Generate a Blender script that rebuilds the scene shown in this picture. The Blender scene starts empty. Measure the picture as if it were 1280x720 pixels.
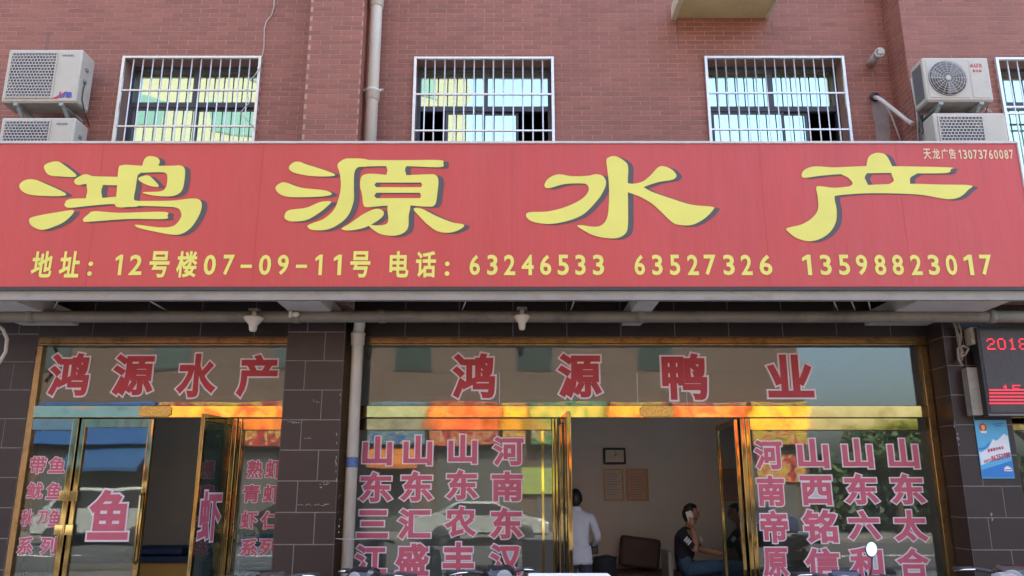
import bpy, bmesh, math, random
import numpy as np
from mathutils import Vector, Matrix
from mathutils.geometry import delaunay_2d_cdt
R = math.radians
random.seed(7)
S = bpy.context.scene
COL = S.collection

# ---------------------------------------------------------------- camera
F_PX, TILT, CAM = 1000.0, R(14.2), Vector((0, -8, 1.65))
cd = bpy.data.cameras.new('camera'); cam = bpy.data.objects.new('camera', cd); COL.objects.link(cam)
cd.sensor_width = 36; cd.lens = F_PX * 36 / 1280; cd.clip_end = 2000; cd.clip_start = .05
cam.location = CAM; cam.rotation_euler = (R(90) + TILT, 0, 0); S.camera = cam

# ---------------------------------------------------------------- sky and sun
SUN_EL, SUN_AZ = R(52), R(18)         # the sun stands behind the building
w = bpy.data.worlds.new('World'); S.world = w; w.use_nodes = True
nt = w.node_tree; bg = nt.nodes['Background']
sky = nt.nodes.new('ShaderNodeTexSky'); sky.sky_type = 'NISHITA'; sky.sun_disc = False
sky.sun_elevation = SUN_EL; sky.sun_rotation = SUN_AZ
sky.air_density = 1.0; sky.dust_density = 7.0; sky.ozone_density = 1.0; sky.altitude = 50
nt.links.new(sky.outputs[0], bg.inputs[0]); bg.inputs[1].default_value = 0.15
sd = bpy.data.lights.new('sun', 'SUN'); sd.energy = 2.6; sd.angle = R(.5); sd.color = (1, .92, .80)
so = bpy.data.objects.new('sun', sd); COL.objects.link(so)
# direction to the sun: rotation measured from +Y towards +X
sv = Vector((math.sin(SUN_AZ) * math.cos(SUN_EL), math.cos(SUN_AZ) * math.cos(SUN_EL), math.sin(SUN_EL)))
so.rotation_euler = sv.to_track_quat('Z', 'Y').to_euler()
S.view_settings.view_transform = 'Standard'; S.view_settings.look = 'None'
S.view_settings.exposure = 2.8; S.view_settings.gamma = 1
S.render.engine = 'CYCLES'
S.cycles.max_bounces = 12; S.cycles.transparent_max_bounces = 16; S.cycles.glossy_bounces = 6
S.cycles.caustics_reflective = False; S.cycles.caustics_refractive = False
S.cycles.use_denoising = True

def at(px, py, Y):
    """the point of the vertical plane y=Y that stands at a place of the photograph"""
    x, y = (px - 640) / F_PX, (360 - py) / F_PX
    d = Vector((x, math.cos(TILT) - y * math.sin(TILT), math.sin(TILT) + y * math.cos(TILT)))
    t = (Y - CAM.y) / d.y
    return CAM + d * t

# ---------------------------------------------------------------- materials
def new_mat(name):
    m = bpy.data.materials.new(name); m.use_nodes = True
    nt = m.node_tree; return m, nt, nt.nodes['Principled BSDF']
def mat(name, col, rough=.6, metal=0, scale=0, amt=.15, bump=0, bscale=None, spec=None, stretch=(1, 1, 1), dirt_or_refl=None, island=0, coat=0, bdetail=5):
    m, nt, b = new_mat(name); N, L = nt.nodes, nt.links
    b.inputs['Roughness'].default_value = rough; b.inputs['Metallic'].default_value = metal
    if spec is not None: b.inputs['Specular IOR Level'].default_value = spec
    if coat: b.inputs['Coat Weight'].default_value = coat; b.inputs['Coat Roughness'].default_value = .08
    b.inputs['Base Color'].default_value = (*col, 1)
    last = None
    tc = N.new('ShaderNodeTexCoord'); mp = N.new('ShaderNodeMapping'); mp.inputs['Scale'].default_value = stretch
    geo = N.new('ShaderNodeNewGeometry')
    L.new(geo.outputs['Position'], mp.inputs[0])
    if scale:
        n = N.new('ShaderNodeTexNoise'); n.inputs['Scale'].default_value = scale; n.inputs['Detail'].default_value = 6
        n.inputs['Roughness'].default_value = .65
        L.new(mp.outputs[0], n.inputs[0])
        r = N.new('ShaderNodeValToRGB'); r.color_ramp.elements[0].position = .3; r.color_ramp.elements[1].position = .72
        r.color_ramp.elements[0].color = (*[c * (1 - amt) for c in col], 1)
        r.color_ramp.elements[1].color = (*[min(1, c * (1 + amt)) for c in col], 1)
        L.new(n.outputs[0], r.inputs[0]); last = r.outputs[0]
    if island:
        oi = N.new('ShaderNodeObjectInfo'); ad = N.new('ShaderNodeMath'); ad.operation = 'ADD'
        L.new(oi.outputs['Random'], ad.inputs[0]); L.new(geo.outputs['Random Per Island'], ad.inputs[1])
        fr = N.new('ShaderNodeMath'); fr.operation = 'FRACT'; L.new(ad.outputs[0], fr.inputs[0])
        mr = N.new('ShaderNodeMapRange'); mr.inputs[3].default_value = 1 - island; mr.inputs[4].default_value = 1 + island
        L.new(fr.outputs[0], mr.inputs[0])
        hs = N.new('ShaderNodeHueSaturation'); hs.inputs['Color'].default_value = (*col, 1)
        if last: L.new(last, hs.inputs['Color'])
        L.new(mr.outputs[0], hs.inputs['Value']); last = hs.outputs[0]
    if dirt_or_refl:  # noise patches: dirt on most surfaces, painted dark reflections on the polished gold
        dcol, dscale, lo, hi = dirt_or_refl
        n = N.new('ShaderNodeTexNoise'); n.inputs['Scale'].default_value = dscale; n.inputs['Detail'].default_value = 8
        n.inputs['Roughness'].default_value = .7; L.new(mp.outputs[0], n.inputs[0])
        r = N.new('ShaderNodeValToRGB'); r.color_ramp.elements[0].position = lo; r.color_ramp.elements[1].position = hi
        L.new(n.outputs[0], r.inputs[0])
        mx = N.new('ShaderNodeMix'); mx.data_type = 'RGBA'; mx.inputs[7].default_value = (*dcol, 1)
        if last: L.new(last, mx.inputs[6])
        else: mx.inputs[6].default_value = (*col, 1)
        L.new(r.outputs[0], mx.inputs[0]); last = mx.outputs[2]
    if last: L.new(last, b.inputs['Base Color'])
    if bump:
        n2 = N.new('ShaderNodeTexNoise'); n2.inputs['Scale'].default_value = bscale or scale or 20; n2.inputs['Detail'].default_value = bdetail
        L.new(mp.outputs[0], n2.inputs[0])
        bp = N.new('ShaderNodeBump'); bp.inputs['Strength'].default_value = 1; bp.inputs['Distance'].default_value = bump
        L.new(n2.outputs[0], bp.inputs['Height']); L.new(bp.outputs[0], b.inputs['Normal'])
    return m
def glass(name, tint, refl_col, base, trans_col=None, wave=0.0, dust=0):
    """window glass: transparent with a tint, plus mirror reflection growing towards grazing angles"""
    m = bpy.data.materials.new(name); m.use_nodes = True; nt = m.node_tree; N, L = nt.nodes, nt.links; N.clear()
    out = N.new('ShaderNodeOutputMaterial'); tr = N.new('ShaderNodeBsdfTransparent'); tr.inputs[0].default_value = (*tint, 1)
    gl = N.new('ShaderNodeBsdfGlossy'); gl.inputs['Color'].default_value = (*refl_col, 1); gl.inputs['Roughness'].default_value = 0.01
    fr = N.new('ShaderNodeFresnel'); fr.inputs[0].default_value = 1.5
    mr = N.new('ShaderNodeMapRange'); mr.inputs[1].default_value = .04; mr.inputs[2].default_value = 1; mr.inputs[3].default_value = base; mr.inputs[4].default_value = 1
    mx = N.new('ShaderNodeMixShader'); L.new(fr.outputs[0], mr.inputs[0]); L.new(mr.outputs[0], mx.inputs[0])
    L.new(tr.outputs[0], mx.inputs[1]); L.new(gl.outputs[0], mx.inputs[2])
    if wave:
        geo = N.new('ShaderNodeNewGeometry'); n = N.new('ShaderNodeTexNoise'); n.inputs['Scale'].default_value = 1.6; n.inputs['Detail'].default_value = 1
        bp = N.new('ShaderNodeBump'); bp.inputs['Distance'].default_value = wave
        L.new(geo.outputs['Position'], n.inputs[0]); L.new(n.outputs[0], bp.inputs['Height']); L.new(bp.outputs[0], gl.inputs['Normal'])
    last = mx.outputs[0]
    if dust:
        df = N.new('ShaderNodeBsdfDiffuse'); df.inputs[0].default_value = (.5, .5, .47, 1)
        m2 = N.new('ShaderNodeMixShader'); m2.inputs[0].default_value = dust
        L.new(last, m2.inputs[1]); L.new(df.outputs[0], m2.inputs[2]); last = m2.outputs[0]
    L.new(last, out.inputs[0]); return m

M = {}
M['brick'] = mat('brick', (.290, .108, .074), .6, scale=1.1, amt=.08, island=.13, bump=.0006, bscale=60, dirt_or_refl=((.24, .11, .08), 1.3, .55, .9), stretch=(1.6, 1.6, .5))
M['mortar'] = mat('mortar', (.48, .295, .24), .9, scale=3, amt=.2)
M['patch'] = mat('patch', (.30, .25, .23), .9, scale=9, amt=.18, bump=.004)
M['tile'] = mat('tile', (.027, .0155, .0138), .42, scale=2.2, amt=.18, island=.1, dirt_or_refl=((.09, .08, .075), 14, .70, .9), stretch=(1, 1, 4))
M['grout'] = mat('grout', (.26, .235, .22), .9, scale=20, amt=.2)
M['concrete'] = mat('concrete', (.36, .34, .32), .85, scale=3, amt=.16, bump=.002, dirt_or_refl=((.2, .18, .16), 5, .5, .8))
M['cream'] = mat('cream', (.55, .47, .25), .8, scale=2, amt=.1, dirt_or_refl=((.35, .29, .17), 3, .5, .9))
M['plaster'] = mat('plaster', (.70, .665, .64), .85, scale=1.5, amt=.05)
M['plaster_blue'] = mat('plaster_blue', (.62, .64, .64), .85, scale=1.5, amt=.05)
M['ceiling'] = mat('ceiling', (.7, .68, .65), .9)
M['floor_tile'] = mat('floor_tile', (.55, .52, .48), .3, scale=2, amt=.1)
M['red_vinyl'] = mat('red_vinyl', (.56, .068, .060), .42, scale=.8, amt=.07, bump=.022, bscale=1.5, stretch=(2.2, 1, .35), dirt_or_refl=((.53, .085, .075), 2.2, .45, .9))
M['yellow_print'] = mat('yellow_print', (.78, .73, .15), .5, scale=2, amt=.05)
M['grey_print'] = mat('grey_print', (.085, .075, .08), .5)
M['sign_small'] = mat('sign_small', (.75, .6, .35), .5)
M['trim_white'] = mat('trim_white', (.60, .56, .52), .5, scale=6, amt=.12)
M['steel_dirty'] = mat('steel_dirty', (.31, .285, .245), .55, scale=2, amt=.15, dirt_or_refl=((.22, .18, .14), 6, .52, .8), stretch=(1, 1, 2))
M['steel_grey'] = mat('steel_grey', (.19, .175, .14), .5, scale=2, amt=.2, dirt_or_refl=((.10, .085, .07), 3, .5, .75))
M['dark_metal'] = mat('dark_metal', (.04, .04, .045), .5)
M['rail'] = mat('stainless_rail', (.74, .72, .70), .34, metal=.55, scale=30, amt=.1)
M['frame_slate'] = mat('frame_slate', (.075, .08, .10), .4, scale=4, amt=.15)
M['pvc'] = mat('pvc_white', (.61, .57, .49), .4, scale=5, amt=.08, dirt_or_refl=((.42, .38, .33), 4, .55, .85), stretch=(1, 1, .6))
M['flue'] = mat('flue_grey', (.50, .48, .46), .4, scale=12, amt=.15)
M['cable'] = mat('cable_white', (.6, .55, .5), .5)
M['cable_dark'] = mat('cable_dark', (.05, .05, .05), .5)
M['gold'] = mat('gold_steel', (.50, .36, .15), .05, metal=1, scale=3, amt=.14, bump=.0020, bdetail=1, bscale=3.2, dirt_or_refl=((.20, .13, .05), 9, .58, .8))  # dark patches stand for dark street reflections, painted into the colour
M['gold_dark'] = mat('gold_dark', (.33, .23, .09), .06, metal=1, scale=4, amt=.3, bump=.0022, bdetail=1, bscale=4, dirt_or_refl=((.08, .05, .03), 6, .5, .8), stretch=(3, 3, .6))  # darker copy of gold: dim street reflections painted into colour and patches
M['gold_mid'] = mat('gold_mid', (.30, .22, .12), .07, metal=1, scale=3, amt=.3, bump=.003, bdetail=1, bscale=3, dirt_or_refl=((.10, .06, .03), 4, .5, .8))  # dimmer copy of gold for left-hand rails, weaker reflection put into the colour
M['gold_old'] = mat('gold_old', (.40, .27, .12), .28, metal=1, scale=5, amt=.3, bump=.001, bscale=30, dirt_or_refl=((.10, .07, .04), 5, .45, .7))
M['gold_plate'] = mat('gold_plate', (.55, .36, .10), .35, metal=.8, scale=60, amt=.4, bump=.003, bscale=70)
M['shop_glass'] = glass('shop_glass', (.76, .80, .77), (.93, 1, .98), .078, wave=.0012, dust=.02)
M['teal_glass'] = glass('teal_glass', (.10, .20, .20), (.72, .98, .86), .80, wave=.004, dust=.01)
M['vinyl_red'] = mat('vinyl_red', (.44, .03, .04), .5, scale=10, amt=.1)
M['vinyl_pink'] = mat('vinyl_pink', (.54, .105, .155), .5, scale=10, amt=.08)
M['vinyl_edge'] = mat('vinyl_edge', (.76, .66, .68), .5)
M['vinyl_back'] = mat('vinyl_back', (.42, .52, .54), .5)
M['vinyl_white'] = mat('vinyl_white', (.50, .56, .58), .5)
M['ac_white'] = mat('ac_white', (.53, .50, .42), .4, scale=4, amt=.06, dirt_or_refl=((.40, .36, .30), 5, .55, .9))
M['ac_dark'] = mat('ac_dark', (.13, .13, .13), .5)
M['ac_fan'] = mat('ac_fan', (.25, .25, .25), .5)
M['ac_grille'] = mat('ac_grille', (.48, .46, .43), .5)
M['bracket'] = mat('bracket', (.32, .36, .36), .5, scale=9, amt=.2)
M['print_red'] = mat('print_red', (.55, .03, .05), .5)
M['print_blue'] = mat('print_blue', (.05, .09, .4), .5)
M['black'] = mat('black', (.02, .02, .022), .5)
M['led_face'] = mat('led_face', (.06, .05, .05), .5, scale=40, amt=.2)
M['paper'] = mat('paper', (.62, .58, .52), .7, scale=25, amt=.08)
M['paper_pink'] = mat('paper_pink', (.62, .40, .30), .7, scale=20, amt=.12)
M['paper_line'] = mat('paper_line', (.36, .25, .22), .7)
M['wood_frame'] = mat('wood_frame', (.50, .30, .10), .4)
M['poster_blue'] = mat('poster_blue', (.10, .42, .68), .35)
M['poster_deep'] = mat('poster_deep', (.03, .20, .55), .35)
M['poster_white'] = mat('poster_white', (.72, .76, .80), .35)
M['skin'] = mat('skin', (.42, .24, .165), .55, scale=20, amt=.06)
M['hair'] = mat('hair', (.012, .010, .010), .5, bump=.004, bscale=120)
M['shirt_white'] = mat('shirt_white', (.62, .60, .62), .8, scale=7, amt=.06, bump=.010, bscale=9)
M['shirt_navy'] = mat('shirt_navy', (.012, .014, .028), .85, bump=.008, bscale=9)
M['trousers'] = mat('trousers', (.035, .04, .055), .85, bump=.008, bscale=12)
M['jeans'] = mat('jeans', (.045, .10, .17), .85, scale=12, amt=.2, bump=.006, bscale=12)
M['sofa'] = mat('sofa', (.09, .045, .035), .6, scale=5, amt=.15, bump=.01, bscale=5)
M['chair_black'] = mat('chair_black', (.02, .022, .028), .5)
M['desk'] = mat('desk', (.20, .18, .15), .4)
M['yellow_counter'] = mat('yellow_counter', (.50, .31, .07), .5, scale=2, amt=.08)
M['blue_cloth'] = mat('blue_cloth', (.02, .04, .10), .7, bump=.02, bscale=6)
M['crate_blue'] = mat('crate_blue', (.05, .26, .42), .4)
M['foam'] = mat('foam', (.78, .78, .76), .7, scale=40, amt=.04)
M['rubber'] = mat('rubber', (.025, .025, .025), .7)
M['chrome'] = mat('chrome', (.8, .8, .8), .12, metal=1)
M['mirror'] = mat('mirror', (.95, .95, .95), .02, metal=1)
M['emblem'] = mat('emblem_gold', (.7, .5, .12), .4)

m, nt, b = new_mat('led_red'); M['led_red'] = m
b.inputs['Base Color'].default_value = (.3, .01, .02, 1); b.inputs['Emission Color'].default_value = (1, .03, .06, 1); b.inputs['Emission Strength'].default_value = .25

# ---------------------------------------------------------------- helpers
WLOC = {}
class MB:
    """collects shapes, links them as one mesh object"""
    def __init__(s): s.bm = bmesh.new()
    def box(s, x0, y0, z0, x1, y1, z1, bev=0, mi=0, rot=None):
        b = s.bm
        ps = [(x, y, z) for x in (x0, x1) for y in (y0, y1) for z in (z0, z1)]
        if rot: ps = [rot @ Vector(p) for p in ps]
        v = [b.verts.new(p) for p in ps]
        fs = [b.faces.new([v[i] for i in q]) for q in ((0, 1, 3, 2), (4, 6, 7, 5), (0, 4, 5, 1), (2, 3, 7, 6), (0, 2, 6, 4), (1, 5, 7, 3))]
        for f in fs: f.material_index = mi
        if bev:
            es = {e for f in fs for e in f.edges}
            r = bmesh.ops.bevel(b, geom=list(es), offset=bev, segments=2, affect='EDGES', profile=.6)
            for f in r['faces']: f.material_index = mi; f.smooth = True
        return s
    def tube(s, pts, r, n=10, mi=0, cap=True, closed=False):
        pts = [Vector(p) for p in pts]; b = s.bm; rings = []
        rr = r if isinstance(r, (list, tuple)) else [r] * len(pts)
        N = len(pts); up = None
        for i, p in enumerate(pts):
            a = pts[i - 1] if (i or closed) else p; c = pts[(i + 1) % N] if (i < N - 1 or closed) else p
            d = (c - a).normalized()
            if up is None: up = Vector((0, 0, 1)) if abs(d.z) < .9 else Vector((1, 0, 0))
            u = d.cross(up).normalized(); v = u.cross(d).normalized(); up = v
            rings.append([b.verts.new(p + (u * math.cos(2 * math.pi * k / n) + v * math.sin(2 * math.pi * k / n)) * rr[i]) for k in range(n)])
        seg = N if closed else N - 1
        for i in range(seg):
            A, B = rings[i], rings[(i + 1) % N]
            for k in range(n):
                f = b.faces.new([A[k], A[(k + 1) % n], B[(k + 1) % n], B[k]]); f.smooth = True; f.material_index = mi
        if cap and not closed:
            for rg in (rings[0], rings[-1]):
                try: f = b.faces.new(rg); f.material_index = mi
                except ValueError: pass
        return s
    def prism(s, poly, axis, a0, a1, mi=0, bev=0):
        """poly in the plane across axis ('x': (y,z), 'y': (x,z), 'z': (x,y)), stretched from a0 to a1"""
        def P(p, a): return {'x': (a, p[0], p[1]), 'y': (p[0], a, p[1]), 'z': (p[0], p[1], a)}[axis]
        b = s.bm; A = [b.verts.new(P(p, a0)) for p in poly]; B = [b.verts.new(P(p, a1)) for p in poly]; n = len(poly)
        fs = [b.faces.new(A), b.faces.new(B[::-1])] + [b.faces.new([A[i], B[i], B[(i + 1) % n], A[(i + 1) % n]]) for i in range(n)]
        for f in fs: f.material_index = mi
        if bev:
            r = bmesh.ops.bevel(b, geom=list({e for f in fs for e in f.edges}), offset=bev, segments=2, affect='EDGES')
            for f in r['faces']: f.smooth = True; f.material_index = mi
        return s
    def quad(s, ps, mi=0):
        f = s.bm.faces.new([s.bm.verts.new(p) for p in ps]); f.material_index = mi; return s
    def lathe(s, prof, c, axis='z', n=20, mi=0):
        b = s.bm; rings = []
        for r, h in prof:
            ring = []
            for k in range(n):
                a = 2 * math.pi * k / n; u, v = r * math.cos(a), r * math.sin(a)
                q = {'z': (u, v, h), 'y': (u, h, v), 'x': (h, u, v)}[axis]
                ring.append(b.verts.new(Vector(c) + Vector(q)))
            rings.append(ring)
        for A, B in zip(rings, rings[1:]):
            for k in range(n):
                f = b.faces.new([A[k], A[(k + 1) % n], B[(k + 1) % n], B[k]]); f.smooth = True; f.material_index = mi
        for rg in (rings[0], rings[-1]):
            try: f = b.faces.new(rg); f.material_index = mi
            except ValueError: pass
        return s
    def ball(s, c, r, mi=0, seg=12, sc=(1, 1, 1)):
        rt = bmesh.ops.create_uvsphere(s.bm, u_segments=seg, v_segments=max(6, seg * 2 // 3), radius=r)
        for v in rt['verts']:
            v.co = Vector((v.co.x * sc[0], v.co.y * sc[1], v.co.z * sc[2])) + Vector(c)
        for f in {f for v in rt['verts'] for f in v.link_faces}: f.smooth = True; f.material_index = mi
        return s
    def mesh(s, name, mats, off=None):
        if off is not None:
            for v in s.bm.verts: v.co -= off
        bmesh.ops.recalc_face_normals(s.bm, faces=s.bm.faces)
        me = bpy.data.meshes.new(name); s.bm.to_mesh(me); s.bm.free()
        for m_ in (mats if isinstance(mats, (list, tuple)) else [mats]): me.materials.append(m_)
        return me
    def build(s, name, mats, parent=None, label=None):
        off = WLOC.get(parent.name) if parent else None
        me = s.mesh(name, mats, off)
        return link(name, me, parent, label)
def link(name, me, parent=None, label=None, loc=(0, 0, 0)):
    o = bpy.data.objects.new(name, me); COL.objects.link(o); o.parent = parent; o.location = loc
    WLOC[o.name] = WLOC[parent.name] if parent else Vector((0, 0, 0))
    if label: o['label'] = label
    return o
def thing(name, label, cat, loc=(0, 0, 0), group=None, rz=0):
    o = bpy.data.objects.new(name, None); COL.objects.link(o); o.empty_display_size = .1
    o.location = loc; o.rotation_euler.z = rz; o['label'] = label; o['category'] = cat
    if group: o['group'] = group
    WLOC[o.name] = Vector(loc); return o
def local(o): WLOC[o.name] = Vector((0, 0, 0)); return o      # its parts are written in local coordinates
def tag(o, label, cat, group=None):
    o['label'] = label; o['category'] = cat
    if group: o['group'] = group
    return o
def struct(o): o['kind'] = 'structure'; return o
def stuff(o): o['kind'] = 'stuff'; return o
def copy_tree(o, parent=None, swap=None):
    c = o.copy(); COL.objects.link(c); c.parent = parent; WLOC[c.name] = Vector((0, 0, 0))
    for ch in o.children: copy_tree(ch, c)
    return c

# ---------------------------------------------------------------- lettering: outlines from the built-in font, thickened and filled
def loops_to_tris(loops):
    """union of closed loops (nonzero winding) -> verts, tris"""
    vs, es = [], []
    for lp in loops:
        n0 = len(vs); vs += [Vector((p[0], p[1])) for p in lp]; n = len(lp)
        es += [(n0 + i, n0 + (i + 1) % n) for i in range(n)]
    r = delaunay_2d_cdt(vs, es, [], 0, 1e-6)
    V = np.array([tuple(v) for v in r[0]]); T = [f for f in r[2] if len(f) == 3]
    if not T: return [], []
    C = np.array([(V[f[0]] + V[f[1]] + V[f[2]]) / 3 for f in T]); wn = np.zeros(len(C), int)
    for lp in loops:
        A = np.array(lp); B = np.roll(A, -1, 0)
        for (ax, ay), (bx, by) in zip(A, B):
            cr = (bx - ax) * (C[:, 1] - ay) - (C[:, 0] - ax) * (by - ay)
            wn += ((ay <= C[:, 1]) & (by > C[:, 1]) & (cr > 0)).astype(int)
            wn -= ((ay > C[:, 1]) & (by <= C[:, 1]) & (cr < 0)).astype(int)
    return V, [f for f, k in zip(T, wn) if k != 0]
def area(lp): return sum(lp[i][0] * lp[(i + 1) % len(lp)][1] - lp[(i + 1) % len(lp)][0] * lp[i][1] for i in range(len(lp))) / 2
def glyph_loops(ch, off):
    c = bpy.data.curves.new('g', 'FONT'); c.body = ch; c.size = 1; c.fill_mode = 'NONE'; c.resolution_u = 3
    o = bpy.data.objects.new('g', c); COL.objects.link(o)
    dg = bpy.context.evaluated_depsgraph_get(); me = bpy.data.meshes.new_from_object(o.evaluated_get(dg))
    nb = {}
    for e in me.edges:
        a, b_ = e.vertices; nb.setdefault(a, []).append(b_); nb.setdefault(b_, []).append(a)
    seen, out = set(), []
    for s0 in range(len(me.vertices)):
        if s0 in seen or s0 not in nb: continue
        lp = [s0]; seen.add(s0); cur = s0
        nx = s0 + 1 if s0 + 1 in nb[s0] else nb[s0][0]
        while nx not in seen:
            lp.append(nx); seen.add(nx)
            q = [k for k in nb[nx] if k not in seen]
            if not q: break
            nx = q[0]
        if len(lp) > 2: out.append([(me.vertices[i].co.x, me.vertices[i].co.y) for i in lp])
    bpy.data.objects.remove(o); bpy.data.curves.remove(c); bpy.data.meshes.remove(me)
    if ch == '1': out = [[(.30, 0), (.30, .72), (.19, .72), (.02, .61), (.02, .53), (.19, .60), (.19, 0)]]
    return thicken(out, off)
def thicken(loops, off):
    big = max(loops, key=lambda l: abs(area(l))); sg = 1 if area(big) > 0 else -1
    if off < 0: off = -off; loops = [l for l in loops if area(l) * sg > 0]      # counters filled in
    res = []
    for lp in loops:
        q = [p for i, p in enumerate(lp) if math.dist(p, lp[i - 1]) > 1e-4]; n = len(q); o = []
        for i in range(n):
            a, b, c = Vector(q[i - 1]), Vector(q[i]), Vector(q[(i + 1) % n])
            d1, d2 = (b - a).normalized(), (c - b).normalized()
            n1, n2 = Vector((d1.y, -d1.x)) * sg, Vector((d2.y, -d2.x)) * sg; m = n1 + n2
            if m.length < .35: o += [tuple(b + (n1 + d1) * off), tuple(b + (n2 - d2) * off)] if off > 0 else [tuple(b)]; continue
            m.normalize(); k = 1 / max(.5, m.dot(n1)); o.append(tuple(b + m * off * k))
        res.append(o)
    return res
GC = {}
def glyph(ch, off):
    if (ch, off) not in GC: GC[ch, off] = loops_to_tris(glyph_loops(ch, off))
    return GC[ch, off]
def char_part(ch, box, Y, parent, layers, name='character', frame=None):
    """one written character filling a box (x0,y0,x1,y1 of the photograph) on the plane y=Y.
    layers: (font offset, metres proud of the plane, material index); frame maps (u,v,depth) to the world"""
    x0, y0, x1, y1 = box; cx, cy = (x0 + x1) / 2, (y0 + y1) / 2
    c = at(cx, cy, Y); W = (at(x1, cy, Y) - at(x0, cy, Y)).x; H = at(cx, y0, Y).z - at(cx, y1, Y).z
    top = layers[0][0][0]
    V, _ = glyph(ch, top); lo, hi = V.min(0), V.max(0); s = (W / (hi[0] - lo[0]), H / (hi[1] - lo[1])); mid = (lo + hi) / 2
    mb = MB()
    for (off, proud, mi) in layers[0]:
        V, T = glyph(ch, off)
        vv = [mb.bm.verts.new(((V[i][0] - mid[0]) * s[0] + c.x, Y - proud, (V[i][1] - mid[1]) * s[1] + c.z)) for i in range(len(V))]
        for t in T:
            try: f = mb.bm.faces.new([vv[i] for i in t]); f.material_index = mi
            except ValueError: pass
    for v in [v for v in mb.bm.verts if not v.link_faces]: mb.bm.verts.remove(v)
    # all faces look towards the street
    for f in mb.bm.faces:
        f.normal_update()
        if f.normal.y > 0: f.normal_flip()
    off_ = WLOC[parent.name]
    for v in mb.bm.verts: v.co -= off_
    me = bpy.data.meshes.new(name); mb.bm.to_mesh(me); mb.bm.free()
    for m_ in layers[1]: me.materials.append(m_)
    return link(name, me, parent)
def smooth(pts, k=5):
    n = len(pts); out = []
    for i in range(n):
        p0, p1, p2, p3 = (np.array(pts[(i + j) % n], float) for j in (-1, 0, 1, 2))
        for t in np.linspace(0, 1, k, endpoint=False):
            out.append(tuple(.5 * ((2 * p1) + (p2 - p0) * t + (2 * p0 - 5 * p1 + 4 * p2 - p3) * t * t + (3 * p1 - p0 - 3 * p2 + p3) * t ** 3)))
    return out
def face_mesh(mb, loops, Y, mi=0):
    V, T = loops_to_tris(loops)
    vv = [mb.bm.verts.new((p[0], Y, p[1])) for p in V]
    for t in T:
        f = mb.bm.faces.new([vv[i] for i in t]); f.material_index = mi
        f.normal_update()
        if f.normal.y > 0: f.normal_flip()
    for v in [v for v in mb.bm.verts if not v.link_faces]: mb.bm.verts.remove(v)
def flat(name, mb, mats, parent):
    for v in mb.bm.verts: v.co -= WLOC[parent.name]
    me = bpy.data.meshes.new(name); mb.bm.to_mesh(me); mb.bm.free()
    for m_ in mats: me.materials.append(m_)
    return link(name, me, parent)

# ================================================================ GROUND
# ================================================================ SETTING
YF, YG, YW = 0.0, .36, .40           # column faces, shop glass, upper wall
struct(MB().box(-300, -300, -.6, 300, 300, -.2).build('ground', mat('ground_earth', (.07, .08, .05), .95, scale=.3, amt=.2)))
struct(MB().box(-120, -20.5, -.3, 120, -9.0, -.12).build('road', mat('asphalt', (.055, .055, .057), .9, scale=2, amt=.2, bump=.004, bscale=90)))
M['pave'] = mat('paving', (.30, .285, .265), .8, scale=4, amt=.12, bump=.002)
struct(MB().box(-120, -8.85, -.4, 120, .3, 0).build('pavement', M['pave']))
struct(MB().box(-120, -9.0, -.4, 120, -8.85, .012).build('kerb', M['concrete']))
struct(MB().box(-120, -25.9, -.4, 120, -20.7, 0).build('far_pavement', mat('paving_dark', (.13, .12, .11), .85, scale=3, amt=.15)))
mk = MB()
for i in range(-12, 13): mk.box(i * 8, -14.85, -.1159, i * 8 + 4, -14.7, -.1119)
struct(mk.build('road_markings', mat('road_paint', (.75, .75, .72), .6)))

# ================================================================ THE BRICK BUILDING
B = thing('brick_building', 'red brick building with brown tiled columns above and beside the two shopfronts', 'building', (0, 0, 0))
# window openings in the upper wall, from the guards' corners
def opening(x0, x1, ytop, Y):
    a = at(x0, ytop, Y); c = at(x1, ytop, Y); return [a.x, c.x, 4.62, a.z]
W1, W2, W3 = opening(156.5, 325.5, 73, YW - .02), opening(520, 690, 74, YW - .02), opening(882, 1052, 73, YW - .02)
W4 = opening(1245, 1420, 75, YF - .02)
XB = 4.385                                            # where the right-hand block steps forward
PX0, PX1 = -2.277, -1.675                             # the pilaster between the shops
def wall_around(mb, x0, x1, z0, z1, y0, y1, ops):
    ops = sorted(ops); x = x0
    for (a, b_, c, d) in ops:
        mb.box(x, y0, z0, a, y1, z1); mb.box(a, y0, z0, b_, y1, c); mb.box(a, y0, d, b_, y1, z1); x = b_
    mb.box(x, y0, z0, x1, y1, z1)
mb = MB(); wall_around(mb, -16, XB + .2, 3.56, 15, YW, YW + .28, [W1, W2, W3])
upper_wall = mb.build('wall', M['mortar'], B)
mb = MB(); wall_around(mb, XB, 16, 3.56, 15, YF, YF + .28, [W4])
right_wall = mb.build('wall', M['mortar'], B)
pil = MB().box(PX0, 0, 3.5, PX1, YW - .001, 15).build('pilaster', M['mortar'], B)
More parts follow.
